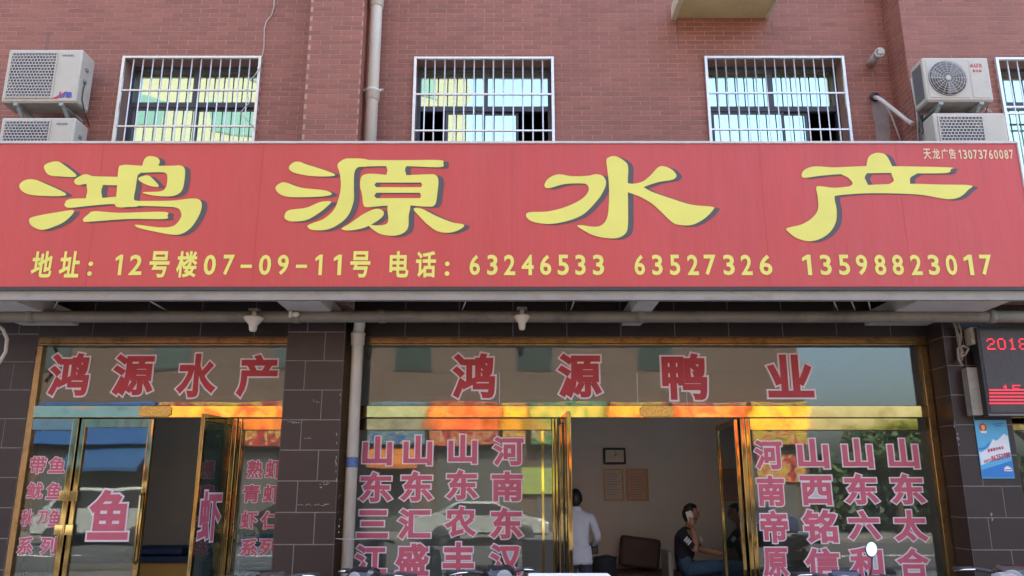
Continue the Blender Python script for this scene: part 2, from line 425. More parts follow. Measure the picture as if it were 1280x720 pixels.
# bricks: 22 x 5.85 cm pitch
PW, PH, BW, BH = .2255, .0602, .2175, .0522
def brick_mesh(wd, ax='y'):
    mb = MB()
    if ax == 'y': mb.box(-wd / 2, -.0025, -BH / 2, wd / 2, .004, BH / 2)
    else: mb.box(-.007, -wd / 2, -BH / 2, .004, wd / 2, BH / 2)
    return mb.mesh('brick', M['brick'])
BM = {}
cand = []
def lay(x0, x1, z0, z1, Y, ops, parent, shift=0):
    nz = int((z1 - z0) / PH)
    for j in range(nz):
        z = z0 + (j + .5) * PH; x = x0 - PW * (1 if j % 2 else .5) + shift
        while x < x1:
            a, b_ = max(x, x0), min(x + BW, x1); x += PW
            segs = [(a, b_)]
            for (oa, ob, oz0, oz1) in ops:
                if z + BH / 2 > oz0 and z - BH / 2 < oz1:
                    ns = []
                    for (p, q) in segs:
                        if q <= oa or p >= ob: ns.append((p, q))
                        else:
                            if p < oa: ns.append((p, oa))
                            if q > ob: ns.append((ob, q))
                    segs = ns
            for (p, q) in segs:
                if q - p > .025: cand.append((parent, (p + q) / 2, Y, z, round(q - p, 3)))
ZB0, ZB1 = 4.55, 10.2
lay(-8.2, PX0, ZB0, ZB1, YW, [W1], upper_wall); lay(PX1, XB, ZB0, ZB1, YW, [W2, W3], upper_wall)
lay(XB, 8.2, ZB0, ZB1, YF, [W4], right_wall, .06); lay(PX0, PX1, ZB0, ZB1, YF, [], pil, .03)
def pix(p):
    d = Vector(p) - CAM; f = Vector((0, math.cos(TILT), math.sin(TILT))); u = Vector((0, -math.sin(TILT), math.cos(TILT)))
    zc = d.dot(f); return 640 + F_PX * d.x / zc, 360 - F_PX * d.dot(u) / zc, zc
vis, rest = [], {}
for c in cand:
    px, py, zc = pix((c[1], c[2], c[3]))
    hid = (1140 < px < 1262 and 60 < py) or (px < 120 and 60 < py < 147)
    (vis if (8 < px < 1272 and 4 < py < 177 and c[4] > .2 and not hid) else rest.setdefault(c[0].name, (c[0], []))[1]).append((zc, c) if (8 < px < 1272 and 4 < py < 177 and c[4] > .2 and not hid) else c)
vis.sort(key=lambda t: t[0])
for par in (upper_wall, right_wall, pil):
    mine = [c for _, c in vis if c[0] is par]
    lim = {upper_wall.name: 300, right_wall.name: 120, pil.name: 80}[par.name]
    for (_, x, y, z, wd) in mine[:lim]:
        if wd not in BM: BM[wd] = brick_mesh(wd)
        link('brick', BM[wd], par, loc=(x, y, z))
    mb = MB()
    for (_, x, y, z, wd) in mine[lim:] + rest.get(par.name, (0, []))[1]:
        mb.box(x - wd / 2, y - .0025, z - BH / 2, x + wd / 2, y + .004, z + BH / 2)
    stuff(mb.build('bricks', M['brick'], par))
# bricks on the flanks of the pilaster and of the right-hand block
mb = MB()
for (X, par_) in ((PX0, 0), (PX1, 0), (XB, 0)):
    for j in range(int((ZB1 - ZB0) / PH)):
        z = ZB0 + (j + .5) * PH; cut = .2 if j % 2 else .1
        s_ = -1 if X in (PX0, XB) else 1
        for (a, b_) in ((.008, cut), (cut + .009, YW - .01)):
            mb.box(X + (.002 if s_ > 0 else -.002), a, z - BH / 2, X - s_ * .003, b_, z + BH / 2)
stuff(mb.build('bricks', M['brick'], pil))
# window reveals are the wall's own thickness; frames, panes and dark rooms behind
def slab(name, m_, par, *b): return MB().box(*b).build(name, m_, par)
def room(x0, x1, y0, y1, z0, z1, wallm, ceilm, floorm, back=True):
    t = .1
    slab('room_floor', floorm, B, x0, y0, z0 - t, x1, y1, z0)
    slab('room_ceiling', ceilm, B, x0, y0, z1, x1, y1, z1 + t)
    slab('room_wall', wallm, B, x0 - t, y0, z0, x0, y1 + t, z1); slab('room_wall', wallm, B, x1, y0, z0, x1 + t, y1 + t, z1)
    slab('room_wall', wallm, B, x0, y1, z0, x1, y1 + t, z1)
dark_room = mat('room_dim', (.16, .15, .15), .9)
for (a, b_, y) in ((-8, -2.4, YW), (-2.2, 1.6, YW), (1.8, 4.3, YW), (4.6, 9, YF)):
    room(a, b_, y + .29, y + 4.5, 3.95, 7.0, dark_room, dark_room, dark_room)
def upper_window(op, Y, upx, ty, lower, lab):
    """op opening; upx x of the upper mullion (photo px); ty photo y of the transom; lower: list of (px0, px1, glazed)"""
    x0, x1, z0, z1 = op; yg = Y + .20
    wdw = bpy.data.objects.new('window', None); COL.objects.link(wdw); wdw.parent = B; WLOC[wdw.name] = Vector((0, 0, 0)); wdw['label'] = lab
    zt = at(640, ty, yg).z; fw = .045
    f = MB()
    f.box(x0, yg - .03, z0, x0 + fw, yg + .03, z1).box(x1 - fw, yg - .03, z0, x1, yg + .03, z1)
    f.box(x0 + fw, yg - .029, z1 - fw, x1 - fw, yg + .03, z1).box(x0 + fw, yg - .029, z0, x1 - fw, yg + .03, z0 + fw)
    f.build('frame', M['frame_slate'], wdw)
    slab('transom', M['frame_slate'], wdw, x0 + fw, yg - .034, zt - .04, x1 - fw, yg + .03, zt + .025)
    mx = at(upx, 100, yg).x
    slab('mullion', M['frame_slate'], wdw, mx - .03, yg - .032, zt + .025, mx + .03, yg + .03, z1 - fw)
    for (a, b_) in ((x0 + fw, mx - .03), (mx + .03, x1 - fw)):
        slab('pane', M['teal_glass'], wdw, a, yg - .004, zt + .025, b_, yg + .004, z1 - fw)
    for k, (a, b_, gl) in enumerate(lower):
        a = max(at(a, 156, yg).x, x0 + fw); b_ = min(at(b_, 156, yg).x, x1 - fw); yy = yg + (.012 if k % 2 else -.012)
        if not gl: continue
        s_ = MB(); g = .032
        s_.box(a, yy - .011, z0 + fw, a + g, yy + .011, zt - .04).box(b_ - g, yy - .011, z0 + fw, b_, yy + .011, zt - .04)
        s_.box(a + g, yy - .0105, z0 + fw, b_ - g, yy + .0105, z0 + fw + g).box(a + g, yy - .0105, zt - .04 - g, b_ - g, yy + .0105, zt - .04)
        s_.build('sash', M['frame_slate'], wdw)
        slab('pane', M['teal_glass'], wdw, a + g, yy - .003, z0 + fw + g, b_ - g, yy + .003, zt - .04 - g)
upper_window(W1, YW, 247, 132, [(150, 246, 1), (240, 330, 1)], 'upper window nearest the left air conditioners, reflecting a pale yellow building')
upper_window(W2, YW, 607, 137, [(557, 606, 1), (600, 648, 1)], 'upper window in the middle with its lower sashes pushed together')
upper_window(W3, YW, 961, 137, [(889, 980, 1), (976, 1010, 1)], 'upper window under the cream ledge with its lower right sash open')
upper_window(W4, YF, 1290, 132, [(1230, 1330, 1), (1330, 1500, 1)], 'upper window at the right edge beside the air conditioners')

# cream ledge under the next storey
a = at(842, 23, YW); c = at(958, 23, YW)
lm = MB().box(a.x, YW - .62, a.z, c.x, YW - .002, a.z + .10, .008).build('ledge', M['cream'], B)
mb = MB().box(a.x - .03, YW - .65, a.z - .025, a.x + .035, YW - .003, a.z + .14, .008).box(a.x + .036, YW - .66, a.z - .022, c.x, YW - .60, a.z + .13, .008)
mb.box(c.x - .02, YW - .599, a.z - .02, c.x + .012, YW - .004, a.z + .12)
mb.build('ledge_rim', mat('cream_light', (.62, .57, .40), .7, scale=8, amt=.12), B)
# roof and body behind, so that the street stands in this building's shade
slab('roof', M['concrete'], B, -16, .7, 15, 16, 12, 15.3)
slab('rear_wall', M['concrete'], B, -16, 11.7, -.1, 16, 12, 15)
slab('side_wall', M['concrete'], B, -16, .7, -.1, -15.7, 11.7, 15); slab('side_wall', M['concrete'], B, 15.7, .7, -.1, 16, 11.7, 15)
slab('floor_slab', M['concrete'], B, -16, YW, 3.42, 16, 11.7, 3.56)

M['streak'] = mat('streak', (.20, .115, .095), .8, scale=10, amt=.15)
rnd = random.Random(9); mb = MB()
for (px, py, n, L_) in ((1088, 88, 3, .5), (60, 40, 4, .45), (842, 26, 5, .5), (958, 26, 4, .5), (330, 74, 2, .4), (700, 20, 3, .35), (500, 12, 3, .4)):
    for k in range(n):
        p = at(px + rnd.uniform(-7, 7), py, YW); w_ = rnd.uniform(.003, .007); l_ = L_ * rnd.uniform(.4, 1)
        mb.quad([(p.x - w_, YW - .0034, p.z), (p.x + w_, YW - .0034, p.z), (p.x + w_ * .3, YW - .0034, p.z - l_), (p.x - w_ * .3, YW - .0034, p.z - l_)])
stuff(mb.build('rain_streaks', M['streak'], upper_wall))
# ---- tiled columns and lintel band
def tiled_box(name, x0, x1, y0, y1, z0, z1, front_rows, joints, sides, zrow, pitch=.2945, label=None):
    """a tiled column: core of grout, one object per tile on the front and on the flanks seen"""
    c_ = MB().box(x0, y0, z0, x1, y1, z1).build(name, M['grout'], B, label)
    n0 = math.floor((z0 - zrow) / pitch); n1 = math.ceil((z1 - zrow) / pitch); g = .0045
    for j in range(n0, n1):
        a, b_ = max(z0, zrow + j * pitch + g), min(z1, zrow + (j + 1) * pitch - g)
        if b_ - a < .02: continue
        js = [x0] + [x0 + q * (x1 - x0) for q in joints[j % len(joints)]] + [x1]
        for p, q in zip(js, js[1:]):
            p_, q_ = p + (g if p > x0 else .002), q - (g if q < x1 else .002)
            MB().box(p_, y0 - .0035, a, q_, y0 + .002, b_, .0015).build('tile', M['tile'], c_)
        for sx in sides:
            X = x0 if sx < 0 else x1
            MB().box(min(X, X + sx * .006), y0 + .004, a, max(X, X + sx * .006), y1 - .01, b_).build('tile', M['tile'], c_)
    return c_
zr = at(400, 487.5, YF).z
tiled_box('column', PX0, PX1 - .025, 0, YG - .03, 0, 3.40, 1, [(.34,), (.66,)], (-1, 1), zr, label='brown tiled column between the two shopfronts')
tiled_box('column', XB, 4.945, 0, YG - .03, 0, 3.40, 1, [(.66,), (.34,)], (-1, 1), at(1200, 457, YF).z - .2945 * 3, label='brown tiled column carrying the police poster')
YL = YG - .05
lx = at(46, 430, YL).x
tiled_box('column', lx - 1.3, lx, YL, YL + .3, 0, 3.40, 1, [(.30, .84), (.10, .64)], (), at(30, 487.5, YL).z, label='brown tiled wall left of the left shopfront')
zl = at(640, 421, YL).z
def lintel(x0, x1):
    c_ = MB().box(x0, YL, zl, x1, YL + .34, 3.70).build('lintel', M['grout'], B)
    x = x0
    while x < x1 - .02:
        e = min(x + .57, x1)
        for (za, zb) in ((zl + .001, zl + .19), (zl + .199, 3.395), (3.404, 3.69)):
            MB().box(x + .004, YL - .0035, za, e - .004, YL + .002, zb).build('tile', M['tile'], c_)
        x += .57
lintel(lx, PX0); lintel(PX1 - .025, XB); 
slab('lintel', M['concrete'], B, -16, YL + .05, 3.03, lx - 1.31, YL + .34, 3.40)
lintel(4.945, 9.0)
slab('wall', M['concrete'], B, -16, YL + .06, 0, lx - 1.31, YL + .3, 3.03)

# ---- shop rooms
room(-6.4, -2.0, YG + .06, 3.0, .15, 3.3, M['plaster_blue'], M['ceiling'], M['floor_tile'])
room(-1.85, 4.35, YG + .06, 3.6, .15, 3.3, M['plaster'], M['ceiling'], M['floor_tile'])
slab('step', M['concrete'], B, -6.4, YG - .36, 0, 9, YG + .059, .148)

# ================================================================ SHOPFRONTS
def gp(px, py): p = at(px, py, YG); return p.x, p.z
Z = {k: at(640, v, YG).z for k, v in dict(top=432, glass=434, tb0=507.5, tb1=522.5, band=525, pane=538).items()}
def fr(par, name, x0, x1, z0, z1, y0=-.03, y1=.03, m_='gold', bev=.006):
    return MB().box(x0, YG + y0, z0, x1, YG + y1, z1, bev).build(name, M[m_], par)
def post(par, x0, x1, z0, z1, n=2, y0=-.05):
    w_ = (x1 - x0) / n
    for k in range(n):
        MB().box(x0 + w_ * k + .001, YG + y0 + .012 * (k % 2), z0, x0 + w_ * (k + 1) - .001, YG + .04, z1, .009).build('door_post', M['gold_dark'], par)
VIN = ([(.034, .0065, 0), (.066, .0040, 1)], None)
def vin(ch, box, par, m_='vinyl_pink', Y=YG, thin=.036):
    # coloured face over its pale edge; the box spans the pale edge
    L = [(thin + .038, .0055, 1), (thin, .0085, 0), (-.012, .0048, 2)]
    return char_part(ch, box, Y, par, (L, [M[m_], M['vinyl_edge'], M['vinyl_back']]))
def vertical_x(px, py): return at(px, py, YG).x

# --- right shop
SR = thing('shopfront', 'wide gold framed glass shopfront reading 鸿源鸭业 under the middle of the red sign', 'shopfront', (1.3, YG, .15))
xl, xr = PX1 - .02, XB - .01
xi0 = gp(453, 470)[0]; xi1 = gp(1152, 470)[0]
fr(SR, 'head_rail', xl, xr, Z['top'] - .002, zl, -.04, .04, 'gold_old', .004)
MB().box(xl, YG - .043, Z['top'] + .012, xr, YG - .041, Z['top'] + .02).build('head_trim', M['gold'], SR)
fr(SR, 'side_post', xl, xi0, .15, Z['top'] - .004, -.04, .04, 'gold_old')
fr(SR, 'side_post', xi1, xr, .15, Z['top'] - .004, -.04, .04, 'gold_old')
up = MB().box(xi0, YG - .004, Z['tb0'], xi1, YG + .004, Z['top'] - .003).build('transom_pane', M['shop_glass'], SR)
for px in (624.5, 796, 857):       # butt joints of the upper glass
    x = gp(px, 470)[0]; MB().box(x - .003, YG - .0062, Z['tb0'], x + .003, YG - .0045, Z['tb0'] + .35).build('glass_joint', M['vinyl_white'], SR)
for ch, bx in (('鸿', (562, 439, 621, 501)), ('源', (694, 439, 755, 501)), ('鸭', (825, 439, 886, 502)), ('业', (956, 441, 1018, 499))):
    vin(ch, bx, up, 'vinyl_red')
fr(SR, 'transom_rail', xi0, xi1, Z['tb1'], Z['tb0'], -.05, .05, 'gold')
# fixed left pane
jl0, jl1 = gp(690, 600)[0], gp(698, 600)[0]
fr(SR, 'pane_rail', xi0, jl0, Z['pane'], Z['tb1'] - .006, -.036, .03, 'gold_mid')
post(SR, jl0, jl1, .15, Z['tb1'] - .003, 2)
pl = MB().box(xi0, YG - .004, .15, jl0, YG + .004, Z['pane'] - .002).build('pane', M['shop_glass'], SR)
fr(SR, 'bead', gp(677, 600)[0], gp(680, 600)[0], .15, Z['pane'] - .003, -.014, -.005, 'gold', 0)
cols = [('山东三江', [(452, 544, 492, 583), (447, 588, 493, 629), (445, 636, 487, 674), (441, 679, 485, 722)]),
        ('山东汇盛', [(503, 543, 542, 583), (498, 587, 544, 628), (495, 634, 540, 676), (492, 677, 538, 721)]),
        ('山东农丰', [(559, 542, 598, 581), (555, 585, 600, 626), (553, 631, 598, 673), (552, 676, 594, 722)]),
        ('河南东汉', [(614, 544, 656, 584), (613, 588, 655, 628), (610, 632, 656, 675), (610, 678, 655, 722)])]
for s_, bs in cols:
    for ch, bx in zip(s_, bs): vin(ch, bx, pl)
# fixed right pane
jr0, jr1 = gp(928, 600)[0], gp(941, 600)[0]
fr(SR, 'pane_rail', jr1, gp(1146, 532)[0], Z['pane'], Z['tb1'] - .004, -.036, .03, 'gold')
post(SR, jr0, jr1, .15, Z['tb1'] - .003, 2)
pr = MB().box(jr1, YG - .004, .15, xi1, YG + .004, Z['pane'] - .002).build('pane', M['shop_glass'], SR)
cols = [('河南帝原', [(941, 548, 979, 589), (945, 593, 982, 634), (949, 636, 986, 680), (952, 683, 987, 724)]),
        ('山西铭信', [(995, 547, 1037, 587), (999, 593, 1042, 633), (1001, 635, 1049, 681), (1004, 683, 1051, 725)]),
        ('山东六和', [(1051, 547, 1092, 587), (1052, 590, 1100, 632), (1057, 636, 1102, 677), (1060, 682, 1105, 724)]),
        ('山东太合', [(1108, 547, 1149, 587), (1110, 590, 1158, 632), (1114, 636, 1161, 679), (1118, 683, 1164, 725)])]
for s_, bs in cols:
    for ch, bx in zip(s_, bs): vin(ch, bx, pr)
def plate(par, px0, px1, py0=508, py1=521.5):
    a = at(px0, py1, YG); b_ = at(px1, py0, YG); c = (b_.x - a.x) * .12
    MB().prism([(a.x + c, a.z), (b_.x - c, a.z), (b_.x, a.z + .02), (b_.x, b_.z - .02), (b_.x - c, b_.z), (a.x + c, b_.z), (a.x, b_.z - .02), (a.x, a.z + .02)], 'y', YG - .064, YG - .051, bev=.003).build('maker_plate', M['gold_plate'], par)
plate(SR, 799, 841)
def leaf(par, hx, ang, wd, sign, label, ztop, chars=None):
    """a door leaf hinged at hx; local u runs from the hinge along direction ang (radians from +X)"""
    d = Vector((math.cos(ang), math.sin(ang), 0)); nrm = Vector((-d.y, d.x, 0))
    rot = Matrix.Translation((hx, YG, 0)) @ Matrix(((d.x, nrm.x, 0, 0), (d.y, nrm.y, 0, 0), (0, 0, 1, 0), (0, 0, 0, 1)))
    D_ = MB().box(0, -.02, .17, .05, .02, ztop, .005, rot=rot).box(wd - .05, -.02, .17, wd, .02, ztop, .005, rot=rot)
    D_.box(.05, -.0195, ztop - .07, wd - .05, .0195, ztop - .001, .004, rot=rot).box(.05, -.0195, .171, wd - .05, .0195, .33, .004, rot=rot)
    o = D_.build('door', M['gold_dark'], par, label)
    MB().box(.051, -.004, .331, wd - .051, .004, ztop - .071, rot=rot).build('pane', M['shop_glass'], o)
    return o, rot
zt_ = Z['tb1'] - .01
leaf(SR, jl1 + .03, R(-88.3), .86, 1, 'glass door leaf swung out to the street', zt_)
leaf(SR, jr0 - .03, R(88), .88, 1, 'glass door leaf swung into the shop', zt_)

# --- left shop
SL = thing('shopfront', 'narrow gold framed glass shopfront reading 鸿源水产 at the left end', 'shopfront', (-3.6, YG, .15))
xl = lx - .0; xr = PX0 + .3
xi0 = gp(56, 440)[0]
fr(SL, 'head_rail', xl, xr, Z['top'] - .002, zl, -.04, .04, 'gold_old', .004)
MB().box(xl, YG - .043, Z['top'] + .012, xr, YG - .041, Z['top'] + .02).build('head_trim', M['gold'], SL)
fr(SL, 'side_post', xl, xi0, .15, Z['top'] - .004, -.04, .04, 'gold_old')
up = MB().box(xi0, YG - .004, Z['tb0'], xr, YG + .004, Z['top'] - .003).build('transom_pane', M['shop_glass'], SL)
for ch, bx in (('鸿', (59, 439, 114, 498)), ('源', (138, 440, 196, 498)), ('水', (219, 440, 274, 499)), ('产', (294, 441, 349, 500))):
    vin(ch, bx, up, 'vinyl_red')
fr(SL, 'transom_rail', xi0, xr, Z['tb1'], Z['tb0'], -.05, .05, 'gold')
plate(SL, 176, 218)
a0 = gp(91, 600)[0]; a1 = gp(98, 600)[0]
fr(SL, 'pane_rail', xi0, gp(86, 600)[0], Z['pane'], Z['tb1'] - .006, -.036, .03, 'gold_mid')
post(SL, gp(84, 600)[0], gp(92.5, 600)[0], .15, Z['tb1'] - .003, 1)
p1 = MB().box(xi0, YG - .004, .15, gp(84, 600)[0], YG + .004, Z['pane'] - .002).build('pane', M['shop_glass'], SL)
for ch, bx in (('带', (37, 570, 59, 593)), ('鱼', (60, 570, 83, 592)), ('鱿', (33, 602, 55, 625)), ('鱼', (57, 602, 79, 625)),
               ('秋', (26, 636, 43, 659)), ('刀', (46, 638, 60, 656)), ('鱼', (60, 636, 77, 659)), ('系', (21, 670, 43, 694)), ('列', (50, 670, 72, 694))):
    vin(ch, bx, p1, thin=.030)
# closed leaf with the big fish character
dx0, dx1 = gp(94, 600)[0], gp(186, 600)[0]
D_ = MB().box(dx0, YG - .03, .17, dx0 + .05, YG + .02, zt_, .005).box(dx1 - .055, YG - .03, .17, dx1, YG + .02, zt_, .005)
D_.box(dx0 + .05, YG - .029, zt_ - .09, dx1 - .055, YG + .02, zt_ - .001, .004).box(dx0 + .05, YG - .029, .171, dx1 - .055, YG + .02, .33, .004)
dl = D_.build('door', M['gold_dark'], SL, 'closed glass door leaf with the large fish character')
pn = MB().box(dx0 + .05, YG - .004, .33, dx1 - .055, YG + .004, zt_ - .091).build('pane', M['shop_glass'], dl)
def char_sub(ch, bx, par, m_, Y, thin=.03):
    return vin(ch, bx, par, m_, Y, thin)
vin('鱼', (108, 609, 165, 677), dl, thin=.034)
for zc_ in (at(80, 620, YG).z, at(80, 662, YG).z):
    MB().box(dx0 - .12, YG - .052, zc_ - .05, dx0 - .035, YG - .045, zc_ + .05, .004).box(dx0 - .022, YG - .042, zc_ - .05, dx0 + .06, YG - .035, zc_ + .05, .004).build('hinge', M['gold'], dl)
h = MB().tube([(dx1 - .03, YG - .03, .95), (dx1 - .03, YG - .08, .98), (dx1 - .03, YG - .08, 1.6), (dx1 - .03, YG - .03, 1.63)], .014, 10).build('handle', M['gold'], dl)
# right-hand leaf, swung out
hx = gp(286, 600)[0]
lf, rot = leaf(SL, hx, R(-98), .62, 1, 'glass door leaf with a shrimp character swung out to the street', zt_)
# its character, laid on the leaf
mbc = MB(); V, T = glyph('虾', .066); lo, hi = V.min(0), V.max(0)
for off, proud, mi in ((.066, .0045, 1), (.03, .0075, 0)):
    V, T = glyph('虾', off); vv = []
    for p in V:
        u = (p[0] - lo[0]) / (hi[0] - lo[0]); v_ = (p[1] - lo[1]) / (hi[1] - lo[1])
        vv.append(mbc.bm.verts.new(rot @ Vector((.56 - u * .46, proud, 1.16 + v_ * .50))))
    for t in T:
        f = mbc.bm.faces.new([vv[i] for i in t]); f.material_index = mi
flat('character', mbc, [M['vinyl_pink'], M['vinyl_edge']], lf)
post(SL, gp(287, 600)[0], gp(299, 600)[0], .15, Z['tb1'] - .003, 2)
fr(SL, 'pane_rail', gp(299, 600)[0], xr, Z['pane'], Z['tb1'] - .006, -.036, .03, 'gold_mid')
p2 = MB().box(gp(299, 600)[0], YG - .004, .15, xr, YG + .004, Z['pane'] - .002).build('pane', M['shop_glass'], SL)
for ch, bx in (('熟', (308, 574, 330, 599)), ('虾', (331, 574, 355, 599)), ('青', (303, 605, 326, 629)), ('虾', (328, 605, 353, 629)),
               ('虾', (300, 638, 323, 662)), ('仁', (325, 638, 351, 662)), ('系', (299, 672, 324, 696)), ('列', (323, 672, 349, 696))):
    vin(ch, bx, p2, thin=.030)
# --- a third shopfront, only its corner in view
SC = thing('shopfront', 'gold framed corner of a third shopfront beyond the poster column', 'shopfront', (6.5, YG, .15))
MB().box(4.96, YG - .05, Z['tb1'], 8.6, YG + .05, Z['tb0'], .005).build('transom_rail', M['gold'], SC)
MB().box(4.96, YG - .036, Z['pane'], 8.6, YG + .03, Z['tb1'] - .004, .004).build('pane_rail', M['gold'], SC)
MB().box(4.96, YG - .004, .15, 8.6, YG + .004, Z['pane'] - .002).build('pane', M['shop_glass'], SC)
MB().box(4.96, YG - .004, Z['tb0'], 8.6, YG + .004, zl).build('transom_pane', M['shop_glass'], SC)
room(4.98, 8.6, YG + .06, 4, .15, 3.3, M['plaster'], M['ceiling'], M['floor_tile'])

# ================================================================ THE BIG RED SIGN
YS = -.90
SG = thing('shop_sign', 'long red shop sign with big yellow characters 鸿源水产 and telephone numbers', 'sign', (-.5, YS, at(640, 358, YS).z))
sx0 = -6.2; sx1 = at(1270, 179, YS).x; sz0 = at(640, 358.5, YS).z; sz1 = at(640, 179.5, YS).z
MB().box(sx0, YS, sz0, sx1, YS + .03, sz1, .004).build('panel', M['red_vinyl'], SG)
mb = MB().box(sx0, YS - .012, sz1 - .001, sx1 + .012, YS + .07, sz1 + .022, .003).box(sx1 + .001, YS - .010, sz0, sx1 + .012, YS + .07, sz1 - .002)
mb.build('edge_trim', M['trim_white'], SG)
mb = MB().box(sx0, YS + .002, sz0 - .03, sx1 + .01, YS + .06, sz0 - .001)
mb.build('lower_rail', M['dark_metal'], SG)
mb = MB()
x = sx0 + .3
while x < sx1:
    mb.box(x, YS + .031, sz0 + .001, x + .04, YS + .07, sz1 - .003); x += .9
for z in (sz0 + .3, sz0 + .8, sz1 - .2): mb.box(sx0, YS + .071, z, sx1, YS + .11, z + .04)
mb.build('backing_frame', M['steel_grey'], SG)
seam = mat('seam', (.50, .060, .055), .5)
for px in (118, 322, 640, 956, 1130):
    x = at(px, 270, YS).x; MB().box(x - .003, YS - .0012, sz0 + .002, x + .003, YS - .0002, sz1 - .002).build('seam', seam, SG)
def strokes(x0, loops, holes=()):
    out = []
    for lp in loops:
        L_ = smooth(lp)
        L_ = [(at(x0 + x / 4, 185 + y / 4, YS).x, at(x0 + x / 4, 185 + y / 4, YS).z) for x, y in L_]
        out.append(L_ if area(L_) > 0 else L_[::-1])
    for lp in holes:
        L_ = [(at(x0 + x / 4, 185 + y / 4, YS).x, at(x0 + x / 4, 185 + y / 4, YS).z) for x, y in lp]
        out.append(L_ if area(L_) < 0 else L_[::-1])
    return out
BIG = [
 (0, [[(222,100),(235,80),(285,68),(325,88),(385,142),(300,143),(245,135)],
  [(98,192),(120,165),(165,158),(225,178),(335,235),(200,240),(125,225)],
  [(148,358),(180,342),(290,322),(372,314),(330,365),(270,395),(210,410),(160,390)],
  [(372,168),(390,148),(430,132),(470,142),(560,145),(610,150),(610,185),(500,185),(440,180),(390,186)],
  [(440,165),(515,165),(508,215),(508,268),(436,268),(438,215)],
  [(325,282),(345,258),(440,252),(520,250),(610,246),(610,280),(540,282),(430,292),(350,300),(328,292)],
  [(712,96),(722,60),(745,42),(785,48),(800,65),(795,85),(785,104),(712,108)],
  [(594,105),(610,88),(650,86),(700,98),(705,125),(690,140),(680,200),(672,258),(700,268),(690,292),(640,296),(600,298),(577,285),(585,220)],
  [(640,88),(720,90),(860,90),(900,88),(925,105),(924,160),(910,215),(870,240),(800,242),(735,232),(718,222),(800,218),(830,200),(838,150),(830,127),(790,122),(700,125),(650,120)],
  [(695,150),(740,138),(775,165),(795,194),(750,190),(705,170)],
  [(640,268),(850,265),(940,255),(990,256),(1010,280),(1000,330),(960,395),(910,430),(860,434),(780,420),(700,402),(678,390),(690,385),(800,398),(870,390),(905,350),(905,320),(885,300),(820,294),(690,290),(640,288)],
  [(418,355),(440,335),(475,317),(600,325),(820,320),(838,340),(822,356),(640,356),(440,370),(420,366)]], []),
 (320, [[(165,100),(185,75),(215,70),(260,85),(345,112),(394,132),(380,142),(300,143),(240,136),(185,122)],
  [(98,200),(120,178),(150,174),(230,200),(340,212),(380,230),(345,242),(250,247),(160,245),(115,228)],
  [(143,340),(165,312),(250,300),(320,272),(375,268),(360,290),(310,330),(250,362),(180,368),(150,358)],
  [(408,85),(440,58),(480,53),(560,60),(560,92),(510,98),(492,130),(490,200),(488,270),(460,340),(410,385),(350,410),(280,410),(258,392),(280,378),(340,355),(390,310),(415,250),(425,190),(420,130)],
  [(480,60),(600,62),(760,62),(920,62),(936,78),(920,97),(750,92),(600,92),(500,92)],
  [(655,80),(748,80),(745,110),(745,145),(660,145),(658,110)],
  [(522,165),(535,138),(580,130),(700,138),(850,133),(895,135),(912,160),(908,220),(895,285),(850,294),(760,288),(640,290),(560,297),(538,285),(530,230),(522,200)],
  [(665,280),(765,280),(764,340),(760,400),(730,430),(680,440),(620,430),(575,400),(565,385),(600,388),(640,385),(662,365)],
  [(428,405),(470,378),(540,330),(600,305),(635,315),(636,340),(600,370),(540,400),(470,413)],
  [(788,305),(830,305),(900,340),(980,372),(1040,385),(1020,408),(970,424),(910,418),(860,385),(820,345)]],
  [[(592,186),(602,174),(825,174),(832,186),(825,197),(602,197)], [(592,240),(602,225),(820,225),(826,240),(820,252),(602,252)]]),
 (640, [[(162,190),(180,155),(230,133),(300,142),(380,140),(420,132),(455,142),(470,175),(455,220),(420,270),(360,330),(290,362),(200,380),(130,376),(85,360),(70,335),(90,322),(180,318),(270,295),(350,255),(382,215),(375,185),(340,178),(260,182),(185,202)],
  [(472,60),(490,45),(520,43),(560,65),(580,95),(578,180),(580,300),(578,400),(560,435),(520,452),(460,450),(400,435),(350,408),(325,390),(350,387),(410,395),(450,385),(475,350),(484,280),(484,180),(475,100)],
  [(560,175),(600,180),(650,170),(690,140),(730,98),(760,93),(800,110),(822,140),(800,160),(730,172),(655,198),(640,215),(560,215)],
  [(560,180),(640,190),(700,220),(800,255),(900,285),(1000,295),(1005,310),(960,355),(900,385),(840,386),(800,372),(750,325),(700,280),(640,245),(560,212)]], []),
 (960, [[(490,104),(500,50),(530,28),(570,28),(595,45),(622,100),(618,112),(492,112)],
  [(168,130),(190,105),(240,93),(330,98),(480,92),(620,92),(900,98),(912,108),(890,126),(740,128),(600,126),(480,128),(360,132),(260,140),(180,150)],
  [(360,124),(485,120),(482,150),(494,192),(410,196),(422,178),(400,150)],
  [(622,120),(745,122),(710,150),(700,190),(600,190),(627,165)],
  [(240,200),(260,192),(330,200),(420,192),(520,185),(700,180),(860,184),(1012,188),(1000,210),(960,245),(910,257),(860,252),(760,235),(620,228),(480,228),(350,238),(332,252),(342,310),(338,370),(310,420),(260,455),(200,467),(140,450),(100,420),(90,405),(110,397),(170,382),(220,350),(248,310),(248,250)]], [])]
dxs = at(646.8, 250, YS).x - at(640, 250, YS).x; dzs = at(640, 251.3, YS).z - at(640, 250, YS).z
for x0, lps, hl in BIG:
    LL = strokes(x0, lps, hl); mb = MB()
    face_mesh(mb, LL, YS - .006, 0)
    face_mesh(mb, [[(p[0] + dxs, p[1] + dzs) for p in l] for l in LL], YS - .003, 1)
    flat('character', mb, [M['yellow_print'], M['grey_print']], SG)
